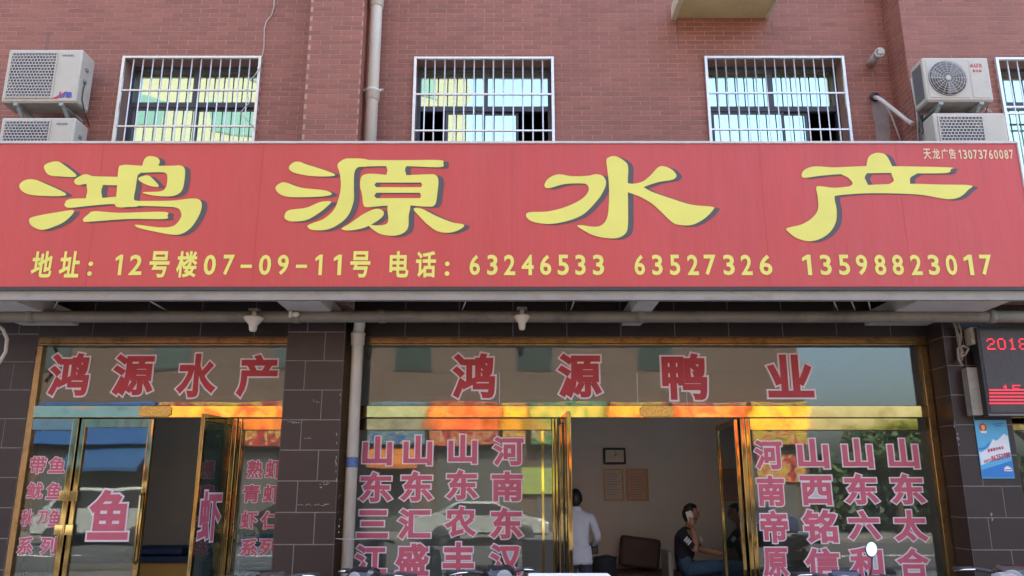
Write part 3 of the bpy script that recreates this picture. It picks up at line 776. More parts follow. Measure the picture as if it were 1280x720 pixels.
line = [('地', 40, 66), ('址', 75, 100), (':', 110, 116), ('1', 144, 153), ('2', 162, 178), ('号', 187, 212), ('楼', 221, 247), ('0', 255, 270), ('7', 279, 293),
        ('-', 301, 315), ('0', 324, 339), ('9', 347, 361), ('-', 370, 384), ('1', 394, 403), ('1', 417, 427), ('号', 438, 463), ('电', 487, 511), ('话', 520, 545), (':', 556, 562),
        ('6', 587, 600), ('3', 609, 622), ('2', 630, 644), ('4', 652, 667), ('6', 675, 689), ('5', 697, 711), ('3', 719, 732), ('3', 741, 755),
        ('6', 793, 806), ('3', 815, 828), ('5', 837, 850), ('2', 859, 873), ('7', 880, 895), ('3', 904, 918), ('2', 926, 940), ('6', 949, 965),
        ('1', 1003, 1014), ('3', 1025, 1039), ('5', 1048, 1062), ('9', 1070, 1084), ('8', 1093, 1107), ('8', 1115, 1129), ('2', 1138, 1152), ('3', 1160, 1174),
        ('0', 1182, 1196), ('1', 1205, 1216), ('7', 1225, 1240)]
for ch, a, b_ in line:
    cjk = ord(ch) > 255
    y0, y1 = (314, 347) if cjk else (318.5, 344)
    if ch == '-': y0, y1 = 331, 335
    if ch == ':': y0, y1 = 327, 345
    char_part(ch, (a, y0, b_, y1), YS, SG, ([(.028 if cjk else .022, .004, 0)], [M['yellow_print']]))
sm = [('天', 1155, 1166), ('龙', 1168, 1179), ('广', 1181, 1192), ('告', 1194, 1205)] + [(c, 1196 + 5.75 + k * 6.35 - .0, 1196 + 5.75 + k * 6.35 + 4.9) for k, c in enumerate('13073760087', 0)]
sm = sm[:4] + [(c, 1197 + k * 6.45, 1197 + k * 6.45 + 5) for k, c in enumerate('13073760087')]; sm[4] = ('1', 1198.2, 1201.2)
sm[0:4] = [('天', 1154, 1163.5), ('龙', 1165, 1174.5), ('广', 1176, 1185), ('告', 1186, 1194.5)]
for ch, a, b_ in sm: char_part(ch, (a, 186 if ord(ch) > 255 else 187.5, b_, 199), YS, SG, ([(.02, .004, 0)], [M['sign_small']]))

# ================================================================ CANOPY UNDER THE SIGN
CF = thing('canopy_frame', 'grey steel and concrete bracket frame under the red sign', 'canopy', (0, -.3, 3.3))
zb1, zb0 = at(640, 363, YS + .06).z, at(640, 376, YS + .06).z
MB().box(-6.2, YS + .03, zb0, sx1, YS + .09, zb1, .004).build('front_beam', M['steel_dirty'], CF)
for (pa, pb) in ((-60, 20), (346, 401), (797, 824), (1145, 1262)):
    a = at(pa, 376, YS + .09).x; b_ = at(pb, 376, YS + .09).x
    MB().box(a, YS + .092, zb0 - .002, b_, YL - .01, zb0 + .13, .004).build('bracket_beam', mat('beam_pale', (.52, .49, .45), .8, scale=3, amt=.12) if 'beam_pale' not in bpy.data.materials else bpy.data.materials['beam_pale'], CF)
MB().box(-6.2, YS + .12, sz0 + .14, 8.2, YL + .0, sz0 + .22).build('canopy_slab', mat('dark_board', (.018, .014, .014), 1, scale=3, amt=.3, spec=0), CF)  # slab added to darken the gap; its near-black colour stands for shade
yp = -.35; zp = at(640, 395.5, yp).z; rp = (at(640, 388, yp).z - at(640, 403, yp).z) / 2
PB = MB().tube([(-6.3, yp, zp + .004)] + [(x, yp, zp + random.uniform(-.003, .003)) for x in range(-5, 9, 1)], rp, 16).build('long_pipe', M['steel_grey'], CF)
for px in (40, 372, 478, 800, 1238):
    x = at(px, 395, yp).x; MB().tube([(x - .035, yp, zp), (x + .035, yp, zp)], rp + .008, 16).build('pipe_collar', M['steel_grey'], CF)
for (xa, xb) in ((75, 60), (175, 215), (585, 575), (720, 712), (1040, 1052), (1062, 1074), (1085, 1092), (1130, 1152)):
    p = at(xa, 376, -.5); q = at(xb, 392, -.3)
    MB().tube([(p.x, -.5, p.z + .05), (q.x, -.25, q.z)], .007, 6).build('hanger_wire', M['cable'], CF)

# hanging white cones
def cone_lamp(px, py, lab, wpx):
    Y = -.42; c = at(px, py, Y)
    t = thing('hanging_lamp', lab, 'lamp', c, 'white cone lamps under the canopy')
    s_ = wpx * 7.6 / 1000 / 2
    MB().lathe([(s_ * 1.0, .035), (s_ * 1.02, .02), (s_ * .8, -.005), (s_ * .45, -.04), (s_ * .38, -.09), (s_ * .28, -.105), (.001, -.107)], c, 'z', 24).build('shade', M['pvc'], t)
    MB().tube([c + Vector((0, 0, .03)), c + Vector((0, 0, .09))], .022, 10).build('stem', M['pvc'], t)
    MB().box(c.x - .05, Y - .03, c.z + .09, c.x + .05, Y + .12, c.z + .12, .004).build('mount', M['steel_grey'], t)
cone_lamp(317, 401, 'white cone lamp hanging over the left shopfront', 25)
cone_lamp(652.5, 399, 'white cone lamp hanging over the middle shopfront left of centre', 21)
t = thing('bulb_holder', 'small white bulb holder on the underside pipe left of the column', 'bulb holder', at(371, 393, -.46))
c = WLOC[t.name]; MB().tube([c + Vector((-.04, 0, 0)), c + Vector((0, -.005, 0)), c + Vector((.022, -.01, 0))], [.022, .026, .012], 10).build('bulb', M['pvc'], t)
MB().box(c.x - .075, c.y - .012, c.z - .03, c.x - .045, c.y + .03, c.z + .03, .003).build('holder', M['pvc'], t)
t_ = MB(); pts = [at(x, y, -.1) for x, y in ((-6, 405), (4, 412), (9, 424), (7, 440), (0, 452), (-8, 462))]
tag(t_.tube(pts, .018, 8).build('cable_loop', M['cable']), 'pale cable loop hanging at the far left under the canopy', 'cable')

# ================================================================ DOWNPIPES
def down(name, label, x, Y, z0, z1, r, collars, elbow=None, clamp=True):
    t = thing(name, label, 'drainpipe', (x, Y, z0), 'white plastic drainpipes')
    pts = [(x, Y, z0), (x, Y, z1)]
    if elbow: pts += elbow
    MB().tube(pts, r, 16).build('pipe', M['pvc'], t)
    for zc_ in collars:
        MB().lathe([(r + .001, -.10), (r + .012, -.095), (r + .012, .0), (r + .018, .005), (r + .018, .03), (r + .004, .035)], (x, Y, zc_), 'z', 18).build('collar', M['pvc'], t)
        if not clamp: continue
        mb = MB().box(x - r - .05, Y + .0, zc_ + .02, x + r + .05, Y + .02, zc_ + .05, .003)
        mb.ball((x - r - .045, Y - .008, zc_ + .035), .012, seg=8).ball((x + r + .045, Y - .008, zc_ + .035), .012, seg=8)
        mb.build('clamp', M['pvc'], t)
    return t
py_ = .20
pu = at(466.5, 100, py_)
down('drainpipe', 'white plastic drainpipe on the brick wall above the sign', pu.x, py_, 3.6, 10.5, .068, [at(460, 116, py_).z, at(460, 3, py_).z + .03])
pl_ = at(446.5, 440, .12)
dp = down('drainpipe', 'white plastic drainpipe beside the tiled column under the canopy', pl_.x, .12, 0, at(447, 416, .12).z, .058, [at(450, 420, .12).z, ], [(pl_.x + .02, .08, at(447, 408, .12).z), (pl_.x + .03, -.02, at(447, 396, .12).z)], clamp=False)
zb = at(440, 578, .12).z
MB().tube([(pl_.x, .12, zb - .05), (pl_.x, .12, zb + .05)], .0595, 16, cap=False).build('sticker', mat('sticker_blue', (.07, .13, .30), .5, scale=60, amt=.5), dp)
za = at(440, 672, .12).z
tag(MB().tube([(PX1 - .05, .03, za), (pl_.x - .05, .05, za - .01), (pl_.x + .07, .06, za - .012), (pl_.x + .35, .3, za - .02)], .004, 6).build('wire', M['cable']), 'thin wire strung round the lower white drainpipe', 'wire')

# ================================================================ WINDOW GUARDS
def guard(op, Y, nb, rails, lab, lean=0):
    x0, x1, z0, z1 = op
    t = thing('window_guard', lab, 'window grille', ((x0 + x1) / 2, Y, z0), 'stainless steel window guards')
    y = Y - .03; f = .018
    mb = MB().box(x0 - .02, y - f, z0 + .1, x0 + .012, y + f, z1 + .02, .003).box(x1 - .012, y - f, z0 + .1, x1 + .02, y + f, z1 + .02, .003).box(x0 + .012, y - f + .001, z1 - .008, x1 - .012, y + f - .001, z1 + .0195, .003)
    mb.build('guard_frame', M['rail'], t)
    for ry in rails:
        zz = at(640, ry, y).z
        MB().box(x0 + .012, y - .011, zz - .011, x1 - .012, y + .011, zz + .011, .003).build('rail', M['rail'], t)
    for i in range(1, nb + 1):
        x = x0 + (x1 - x0) * i / (nb + 1) + random.uniform(-.003, .003)
        MB().tube([(x, y, z0 + .1), (x, y, z1 - .008)], .0085, 8).build('bar', M['rail'], t)
guard(W1, YW, 13, (113, 158), 'steel window guard right of the left pair of air conditioners')
guard(W2, YW, 13, (118, 163.5), 'steel window guard right of the upper drainpipe')
guard(W3, YW, 13, (116.5, 162), 'steel window guard below the cream ledge')
guard(W4, YF, 13, (134, 142), 'steel window guard at the right edge beyond the air conditioners')

# ================================================================ AIR CONDITIONERS
def ac_unit(kind, Wd, Hh, Dp, lab, loc):
    """front face at local y=0, body runs to +Dp; origin at the lower left front corner"""
    t = local(thing('air_conditioner', lab, 'air conditioner', loc, 'outdoor air conditioner units'))
    MB().box(0, 0, 0, Wd, Dp, Hh, .018).build('casing', M['ac_white'], t)
    MB().box(.0 + .01, .01, -.012, Wd - .01, Dp - .01, .004).build('base_pan', mat('ac_base', (.30, .27, .23), .6, scale=8, amt=.2) if 'ac_base' not in bpy.data.materials else bpy.data.materials['ac_base'], t)
    if kind == 'grid':
        gx0, gx1, gz0, gz1 = .05, Wd * .66, .05, Hh - .05
        MB().box(gx0, -.003, gz0, gx1, .0005, gz1, .001).build('grille_back', M['ac_fan'], t)
        cx, cz, r = (gx0 + gx1) / 2, (gz0 + gz1) / 2, min(gx1 - gx0, gz1 - gz0) / 2 - .01
        MB().lathe([(r, -.004), (r * .96, -.006), (.05, -.0062), (.001, -.0062)], (cx, 0, cz), 'y', 32).build('fan_opening', M['ac_dark'], t)
        g = MB(); n = 15
        for k in range(n + 1):
            z = gz0 + (gz1 - gz0) * k / n; g.box(gx0, -.016, z - .0045, gx1, -.010, z + .0045)
        nx = int((gx1 - gx0) / .035)
        for j in range(n):
            za, zb = gz0 + (gz1 - gz0) * j / n, gz0 + (gz1 - gz0) * (j + 1) / n
            for k in range(nx):
                x = gx0 + (gx1 - gx0) * (k + (.5 if j % 2 else 0) + .25) / nx
                if x < gx1 - .01: g.box(x - .004, -.0155, za, x + .004, -.0105, zb)
        g.build('grille', M['ac_grille'], t)
        MB().box(gx0 - .012, -.014, gz0 - .012, gx0, -.001, gz1 + .012).box(gx1, -.014, gz0 - .012, gx1 + .012, -.001, gz1 + .012).box(gx0, -.0138, gz1, gx1, -.001, gz1 + .012).box(gx0, -.0138, gz0 - .012, gx1, -.001, gz0).build('grille_frame', M['ac_white'], t)
    else:
        cx, cz, r = Wd * .34, Hh * .5, Hh * .40
        MB().lathe([(r, -.004), (.02, -.0045), (.001, -.0045)], (cx, 0, cz), 'y', 36).build('fan_opening', M['ac_dark'], t)
        MB().box(.03, -.006, .03, Wd * .64, -.0005, Hh - .03, .002).build('front_panel', M['ac_white'], t)
        MB().lathe([(r, -.0085), (.02, -.009), (.001, -.009)], (cx, 0, cz), 'y', 36).build('fan_hole', M['ac_dark'], t)
        fb = MB()
        for k in range(3):
            a = 2 * math.pi * k / 3 + .5
            p = [(cx + r * .15 * math.cos(a), cz + r * .15 * math.sin(a)), (cx + r * .9 * math.cos(a - .1), cz + r * .9 * math.sin(a - .1)), (cx + r * .92 * math.cos(a + .55), cz + r * .92 * math.sin(a + .55)), (cx + r * .2 * math.cos(a + .9), cz + r * .2 * math.sin(a + .9))]
            fb.prism(p, 'y', -.014, -.0115)
        fb.lathe([(r * .2, -.018), (.001, -.02)], (cx, 0, cz), 'y', 16); fb.build('fan', M['ac_fan'], t)
        g = MB()
        for q in (1.0, .86, .72, .58, .44, .3): g.tube([(cx + r * q * math.cos(2 * math.pi * k / 36), -.026, cz + r * q * math.sin(2 * math.pi * k / 36)) for k in range(36)], .0028, 5, closed=True)
        for k in range(16):
            a = math.pi * k / 8; g.tube([(cx + r * .12 * math.cos(a), -.027, cz + r * .12 * math.sin(a)), (cx + r * math.cos(a), -.024, cz + r * math.sin(a))], .0028, 5)
        g.lathe([(r * .14, -.03), (r * .14, -.024)], (cx, 0, cz), 'y', 16)
        g.build('grille', M['ac_grille'], t)
        MB().box(Wd * .70, -.004, .03, Wd - .03, -.0005, Hh - .03, .0015).build('side_panel', M['ac_white'], t)
        MB().box(-.0035, .04, .05, -.0005, Dp - .04, Hh - .05).build('side_coil', M['ac_dark'], t)
    # feet, valves, brackets
    for fx in (Wd * .17, Wd * .78):
        MB().box(fx, .0, -.045, fx + .045, Dp + .15, -.013, .003).prism([(.05, -.046), (.09, -.046), (Dp + .15, -.30), (Dp + .15, -.33)], 'x', fx + .005, fx + .04).box(fx, Dp + .12, -.36, fx + .045, Dp + .149, -.046).build('bracket', M['bracket'], t)
    MB().box(Wd + .0005, Dp * .35, Hh * .68, Wd + .012, Dp * .55, Hh * .74, .003).box(Wd + .0005, Dp * .28, Hh * .44, Wd + .018, Dp * .5, Hh * .50, .003).build('hand_grip', mat('ac_grip', (.2, .26, .27), .5) if 'ac_grip' not in bpy.data.materials else bpy.data.materials['ac_grip'], t)
    MB().tube([(Wd + .014, Dp * .4, Hh * .46), (Wd + .02, Dp * .3, Hh * .30), (Wd + .012, Dp * .35, Hh * .12), (Wd + .01, Dp * .7, -.05), (Wd - .02, Dp + .1, -.12)], .006, 6).build('power_cord', M['cable_dark'], t)
    return t
def ac_text(t, ch, x0, z0, w_, h_, m_, off=.03, y=-.006):
    n = len(ch)
    for k, c_ in enumerate(ch):
        V, T = glyph(c_, off); lo, hi = V.min(0), V.max(0); mb = MB()
        cw = w_ / n
        vv = [mb.bm.verts.new((x0 + cw * k + (p[0] - lo[0]) / (hi[0] - lo[0]) * cw * .86, y, z0 + (p[1] - lo[1]) / (hi[1] - lo[1]) * h_)) for p in V]
        for tt in T: mb.bm.faces.new([vv[i] for i in tt])
        flat('lettering', mb, [M[m_]], t)
yA = -.02
a = at(12, 62, yA); b_ = at(104, 62, yA); c = at(12, 127, yA)
L1 = ac_unit('grid', b_.x - a.x, a.z - c.z, .27, 'pale air conditioner unit at the upper left, topmost of its pair', (a.x, yA, c.z))
ac_text(L1, 'GREE', .60, a.z - c.z - .085, .13, .02, 'ac_dark')
ac_text(L1, 'U酷', .63, .045, .15, .07, 'print_blue', .03)
flat('sticker', MB().quad([(.55, -.0055, .03), (.62, -.0055, .035), (.72, -.0055, .115), (.70, -.0055, .12)]), [M['print_red']], L1)
a = at(3, 147, yA); b_ = at(95, 147, yA)
L2 = ac_unit('grid', b_.x - a.x, .60, .27, 'pale air conditioner unit at the left, lower one of its pair behind the sign', (a.x, yA, a.z - .60))
ac_text(L2, 'GREE', .60, .515, .13, .02, 'ac_dark')
yB = -.47
a = at(1152, 72, yB); b_ = at(1234, 72, yB); c = at(1152, 125.5, yB)
R1 = ac_unit('fan', b_.x - a.x, a.z - c.z, .26, 'round fan air conditioner unit above the right end of the sign', (a.x, yB, c.z))
Wd, Hh = b_.x - a.x, a.z - c.z
ac_text(R1, 'AUX', Wd * .71, Hh * .76, .135, .045, 'print_red', .05, -.006)
ac_text(R1, '奥克斯', Wd * .74, Hh * .65, .10, .03, 'print_red', .03, -.006)
a = at(1166, 141, yB); b_ = at(1256, 141, yB)
R2 = ac_unit('grid', b_.x - a.x, .60, .28, 'square grille air conditioner unit at the right, half hidden behind the sign', (a.x, yB, a.z - .60))
# tangle of hoses by the right-hand pair
mb = MB()
rnd = random.Random(3)
for k in range(5):
    x0_ = at(1151 + 3 * k, 150, -.25).x
    pts = [(x0_ + rnd.uniform(-.03, .03), -.25 + .05 * k, at(1150, 142, -.25).z - q * .09 + rnd.uniform(-.02, .02)) for q in range(6)]
    mb.tube(pts, .014, 7)
tag(mb.build('insulated_hoses', M['cable_dark']), 'dark tangle of insulated hoses beside the lower right air conditioner', 'hoses')
mb = MB().tube([at(x, y, -.2) for x, y in ((1150, 130), (1175, 133), (1205, 136), (1228, 134), (1240, 141))], .008, 7)
mb.tube([at(x, y, -.2) for x, y in ((1158, 140), (1168, 130), (1172, 124))], .010, 7)
tag(mb.build('hose', M['cable']), 'pale hose lying between the two right air conditioners', 'hose')

# wall hole with hoses, mortar patch, vent pipe
hp = at(1093, 122, YW - .02)
mb = MB().prism([(at(x, y, YW).x, at(x, y, YW).z) for x, y in ((1089, 126), (1094, 119), (1104, 121), (1110, 132), (1111, 150), (1113, 165), (1112, 178), (1095, 178), (1094, 160), (1090, 140))], 'y', YW - .0045, YW - .001)
mb.build('mortar_patch', M['patch'], upper_wall)
hs = thing('wall_hoses', 'taped hoses coming out of the wall hole beside the pilaster', 'hoses', hp)
MB().lathe([(.055, -.01), (.05, -.03), (.001, -.0301)], hp + Vector((.0, 0, .0)), 'y', 18).build('hole_sleeve', M['black'], hs)
MB().tube([hp + Vector((.0, .0, .0)), at(1097, 122, YW - .12), at(1105, 128, YW - .2), at(1118, 138, YW - .28), at(1134, 151, YW - .36), at(1141, 155, YW - .45)], .024, 9).build('hose', M['cable'], hs)
MB().tube([at(1105, 128, YW - .18), at(1113, 142, YW - .16), at(1120, 160, YW - .12), at(1128, 182, YW - .1)], .010, 7).build('hose', M['cable'], hs)
va, vb = at(1087, 86, YW), at(1088, 80, YW)
vt = thing('vent_pipe', 'metal flue pipe sticking out of the brick wall near the right pilaster', 'flue', vb)
e = at(1099, 66, YW - .42)
MB().tube([vb, e], .048, 18).build('pipe', M['flue'], vt)
d = (e - vb).normalized(); MB().tube([e - d * .06, e + d * .03], .052, 18).build('cap', M['flue'], vt)
mb = MB()
for k in range(8):
    u = Vector((math.cos(k * math.pi / 4), 0, math.sin(k * math.pi / 4))); mb.box(*(list(e + u * .033 + d * .031 - Vector((.007, .004, .007))) + list(e + u * .033 + d * .031 + Vector((.007, .001, .007)))))
mb.build('slot', M['black'], vt)
# thin cable on the wall beside the left window
pts = [at(x, y, YW - .015) for x, y in ((343.5, -12), (342.5, 8), (340, 18), (333, 27), (330.5, 36), (330, 60), (326, 76), (322, 86))]
tag(MB().tube(pts, .006, 6).build('wall_cable', M['cable']), 'thin pale cable running down the bricks to the left window', 'cable')
pts = [at(x, y, YW - .06) for x, y in ((325, 84), (318, 95), (311, 101), (308, 112), (312, 128), (300, 141), (306, 147), (318, 160))]
tag(MB().tube(pts, .005, 6).build('loose_cable', M['cable']), 'thin pale cable tangled in the left window guard', 'cable')
tag(MB().tube([at(x, y, -.012) for x, y in ((1139, 98), (1142, 118), (1146, 140), (1148, 176))], .009, 6).build('drain_tube', M['cable']), 'thin pale tube down the corner of the right block', 'tube')

# ================================================================ THINGS ON THE RIGHT COLUMN
yl_ = -.20
led = thing('led_sign', 'black LED display with red running text at the right edge', 'LED sign', at(1240, 520, yl_))
a = at(1224, 412, yl_); b_ = at(1224, 517, yl_); x0_ = at(1221, 420, yl_).x; x1_ = x0_ + 1.9
mb = MB().box(x0_, yl_, b_.z - .02, x1_, yl_ + .12, a.z + .02, .006).build('case', M['black'], led)
MB().box(x0_ + .03, yl_ - .004, b_.z + .012, x1_ - .03, yl_ - .0005, a.z - .01).build('screen', M['led_face'], led)
MB().box(x0_, yl_ - .006, b_.z - .02, x1_, yl_ - .0006, b_.z - .004).build('case_rim', M['steel_grey'], led)
F5 = {'2': ['01110', '10001', '00001', '00110', '01000', '10000', '11111'], '0': ['01110', '10001', '10001', '10001', '10001', '10001', '01110'],
      '1': ['00100', '01100', '00100', '00100', '00100', '00100', '01110'], '8': ['01110', '10001', '10001', '01110', '10001', '10001', '01110'],
      '5': ['11111', '10000', '11110', '00001', '00001', '10001', '01110']}
def dots(txt, x, z, s_, rows=7):
    for ch in txt:
        mb = MB()
        for r_, rw in enumerate(F5[ch][:rows]):
            for k, q in enumerate(rw):
                if q == '1':
                    for (du, dv) in ((-.25, 0), (.25, 0)): mb.box(x + (k + du) * s_ - s_ * .2, yl_ - .009, z - r_ * s_ - s_ * .3, x + (k + du) * s_ + s_ * .2, yl_ - .005, z - r_ * s_ + s_ * .3)
        mb.build('lit_digit', M['led_red'], led); x += s_ * 6.4
q0 = at(1233, 424, yl_)
dots('2018', q0.x, q0.z, .0165)
q1 = at(1252, 482, yl_); dots('15', q1.x, q1.z, .0165, 3)
for k in range(5):
    p = at(1236, 487.5 + k * 4.2, yl_); MB().box(p.x, yl_ - .009, p.z - .006, x1_ - .05, yl_ - .005, p.z + .006).build('lit_bar', M['led_red'], led)

ps = thing('poster', 'blue and white police poster with red telephone number on the right tiled column', 'poster', at(1240, 598, -.012))
yo = -.012
def pz(u, v): # u,v 0..1 on the poster, v up
    a = at(1217.5, 525, yo); b_ = at(1257.5, 525, yo); c = at(1217.5, 598, yo)
    xx = a.x + u * (b_.x - a.x); return xx, c.z - .0 + v * (a.z - c.z)
def ppoly(name, uv, m_, dy):
    P_ = [pz(*q) for q in uv]; mb = MB(); face_mesh(mb, [P_ if area(P_) > 0 else P_[::-1]], yo - dy); flat(name, mb, [M[m_]], ps)
a = pz(0, 0); b_ = pz(1, 1)
MB().box(a[0], yo - .001, a[1], b_[0], yo + .003, b_[1]).build('board', M['poster_blue'], ps)
ppoly('printed_cloud', [(.02, .22), (.98, .44), (.98, .72), (.86, .76), (.74, .70), (.66, .66), (.58, .64), (.5, .67), (.42, .60), (.32, .52), (.2, .48), (.08, .44), (.02, .46)], 'poster_white', .0025)
ppoly('printed_band', [(.02, .02), (.98, .02), (.98, .30), (.02, .14)], 'poster_deep', .004)
ppoly('printed_swoosh', [(.02, .48), (.2, .50), (.36, .58), (.42, .64), (.34, .60), (.2, .53), (.02, .51)], 'poster_deep', .0045)
cx_, cy_ = .24, .87
ppoly('badge', [(cx_ + .115 * math.cos(k * math.pi / 8), cy_ + .075 * math.sin(k * math.pi / 8)) for k in range(16)], 'print_red', .004)
ppoly('badge_shield', [(cx_ - .06, cy_ + .03), (cx_, cy_ + .045), (cx_ + .06, cy_ + .03), (cx_ + .05, cy_ - .03), (cx_, cy_ - .055), (cx_ - .05, cy_ - .03)], 'emblem', .0055)
ppoly('badge_ribbon', [(cx_ - .11, cy_ - .06), (cx_ + .11, cy_ - .06), (cx_ + .08, cy_ - .10), (cx_ - .08, cy_ - .10)], 'poster_white', .0055)
ppoly('printed_car', [(.70, .15), (.74, .19), (.82, .21), (.90, .19), (.96, .15), (.95, .12), (.71, .12)], 'poster_white', .0055)
ppoly('printed_car', [(.72, .15), (.95, .155), (.95, .14), (.72, .135)], 'print_red', .0065)
ppoly('printed_line', [(.55, .93), (.9, .95), (.9, .935), (.55, .915)], 'poster_deep', .004)
ppoly('printed_line', [(.62, .90), (.84, .915), (.84, .895), (.62, .88)], 'poster_deep', .004)
def ptext(s_, u0, u1, v0, h_, sl, m_):
    n = len(s_); cw = (u1 - u0) / n
    for k, ch in enumerate(s_):
        V, T = glyph(ch, .03); lo, hi = V.min(0), V.max(0); mb = MB(); vv = []
        for p in V:
            u = u0 + cw * (k + .86 * (p[0] - lo[0]) / (hi[0] - lo[0])); X, Z_ = pz(u, v0 + h_ * (p[1] - lo[1]) / (hi[1] - lo[1]) + sl * (u - u0)); vv.append(mb.bm.verts.new((X, yo - .006, Z_)))
        for t in T: mb.bm.faces.new([vv[i] for i in t])
        flat('lettering', mb, [M[m_]], ps)
ptext('报警服务电话', .28, .80, .44, .055, .12, 'print_red')
ptext('0371', .12, .34, .26, .045, .12, 'print_red'); ptext('86252110', .36, .97, .285, .095, .12, 'print_red')
# flaked paint and scuffs on the tiled columns
def marks(col_, Y, spots, seed):
    rnd = random.Random(seed); mb = MB()
    for (x, y, w_, h_, n) in spots:
        for k in range(n):
            cx, cy = x + rnd.uniform(-.5, .5) * w_, y + rnd.uniform(-.5, .5) * h_; a, b_ = rnd.uniform(.5, 2.6) * (1 if w_ > h_ else .35), rnd.uniform(.25, .6) * (1 if w_ > h_ else 3.5)
            ps_ = [at(cx + a * math.cos(q), cy + b_ * math.sin(q) * rnd.uniform(.6, 1.2), Y) for q in (0, 1, 2.1, 3.1, 4.2, 5.2)]
            mb.quad([(p.x, Y, p.z) for p in ps_])
    o = mb.build('paint_mark', M['scuff'], col_); stuff(o)
M['scuff'] = mat('scuff', (.38, .35, .32), .8)
cols_ = [o for o in B.children if o.name.startswith('column')]
marks(cols_[0], -.0045, [(367, 528, 14, 1.5, 8), (385, 548, 9, 1, 4), (395, 502, 10, 5, 5), (408, 606, 16, 10, 9), (395, 631, 44, 2.5, 14), (421, 548, 1.5, 18, 4), (420, 585, 1.5, 36, 9), (424, 640, 2, 60, 5), (425, 500, 2, 30, 4)], 2)
marks(cols_[1], -.0045, [(1239, 643, 2, 2, 4), (1240, 649, 2, 2, 3), (1197, 548, 4, 16, 7), (1192, 532, 3, 8, 4)], 3)
# grey cable channel and the beige junction box with wires
a = at(1206, 461, -.02); b_ = at(1220, 520, -.02)
cc = thing('cable_channel', 'grey metal cable channel box on the right column beside the LED display', 'channel box', at(1212, 520, -.02))
xa, xb = at(1206, 490, -.02).x, at(1221, 490, -.02).x
MB().box(xa, -.12, b_.z, xb, -.007, a.z, .003).build('cover', M['steel_dirty'], cc)
MB().box(xa - .01, -.125, b_.z, xa + .012, -.121, a.z).box(xb - .012, -.125, b_.z, xb + .01, -.121, a.z).build('flange', M['steel_dirty'], cc)
jb = thing('junction_box', 'beige wall siren box with taped wires on the right tiled column', 'junction box', at(1210, 432, -.02))
a = at(1204, 412, -.03); b_ = at(1221, 433, -.03)
MB().box(a.x, -.16, b_.z, b_.x, -.03, a.z, .008).build('box', mat('beige_plastic', (.48, .43, .34), .5, scale=10, amt=.1), jb)
MB().lathe([(.055, -.165), (.06, -.162), (.045, -.166), (.001, -.168)], ((a.x + b_.x) / 2, 0, (a.z + b_.z) / 2), 'y', 20).build('horn', mat('beige_dark', (.35, .31, .24), .6), jb)
mb = MB(); rnd = random.Random(5)
for k in range(4):
    pts = [at(1193 + k * 1.6 + rnd.uniform(-2.5, 2.5) + q * 1.2, 403 + q * 9.5, -.06 - .02 * (k % 2)) for q in range(6)]
    mb.tube(pts, .011, 7)
mb.tube([at(x, y, -.1) for x, y in ((1199, 446), (1206, 444), (1211, 436), (1204, 432), (1197, 436), (1198, 448), (1203, 458))], .013, 7)
mb.build('wires', mat('taped_wire', (.28, .24, .19), .7, scale=30, amt=.4), jb)

# ================================================================ INSIDE THE SHOPS
yb = 3.6
cl = thing('wall_clock', 'black framed square clock on the back wall of the open shop', 'clock', at(767, 580, yb - .02))
a = at(753.5, 560, yb); b_ = at(782, 580.5, yb)
mb = MB().box(a.x, yb - .05, b_.z, b_.x, yb - .002, a.z, .015); mb.build('case', M['black'], cl)
MB().box(a.x + .03, yb - .055, b_.z + .03, b_.x - .03, yb - .0502, a.z - .03).build('dial', M['paper'], cl)
c_ = Vector(((a.x + b_.x) / 2, yb - .058, (a.z + b_.z) / 2))
MB().tube([c_, c_ + Vector((.05, 0, .03))], .004, 6).tube([c_, c_ + Vector((.01, 0, .07))], .003, 6).build('hand', M['black'], cl)
for (x0_, x1_, lab) in ((754, 780, 'framed certificate on the back wall under the clock, left one'), (782.5, 811, 'framed pinkish licence on the back wall right of the other certificate')):
    a = at(x0_, 586, yb); b_ = at(x1_, 626, yb)
    t = thing('framed_certificate', lab, 'certificate', (a.x, yb, b_.z), 'certificates under the clock')
    mb = MB().box(a.x, yb - .025, b_.z, a.x + .02, yb - .002, a.z).box(b_.x - .02, yb - .025, b_.z, b_.x, yb - .002, a.z).box(a.x + .02, yb - .0245, a.z - .02, b_.x - .02, yb - .002, a.z).box(a.x + .02, yb - .0245, b_.z, b_.x - .02, yb - .002, b_.z + .02)
    mb.build('frame', M['wood_frame'], t)
    MB().box(a.x + .02, yb - .012, b_.z + .02, b_.x - .02, yb - .003, a.z - .02).build('sheet', M['paper'] if x0_ < 760 else M['paper_pink'], t)
    mb = MB(); n = 9
    for k in range(n):
        z = a.z - .07 - k * (a.z - b_.z - .12) / n; mb.box(a.x + .04, yb - .0135, z - .006, b_.x - .04 - (k % 3) * .03, yb - .0125, z + .002)
    mb.build('print', M['paper_line'], t)
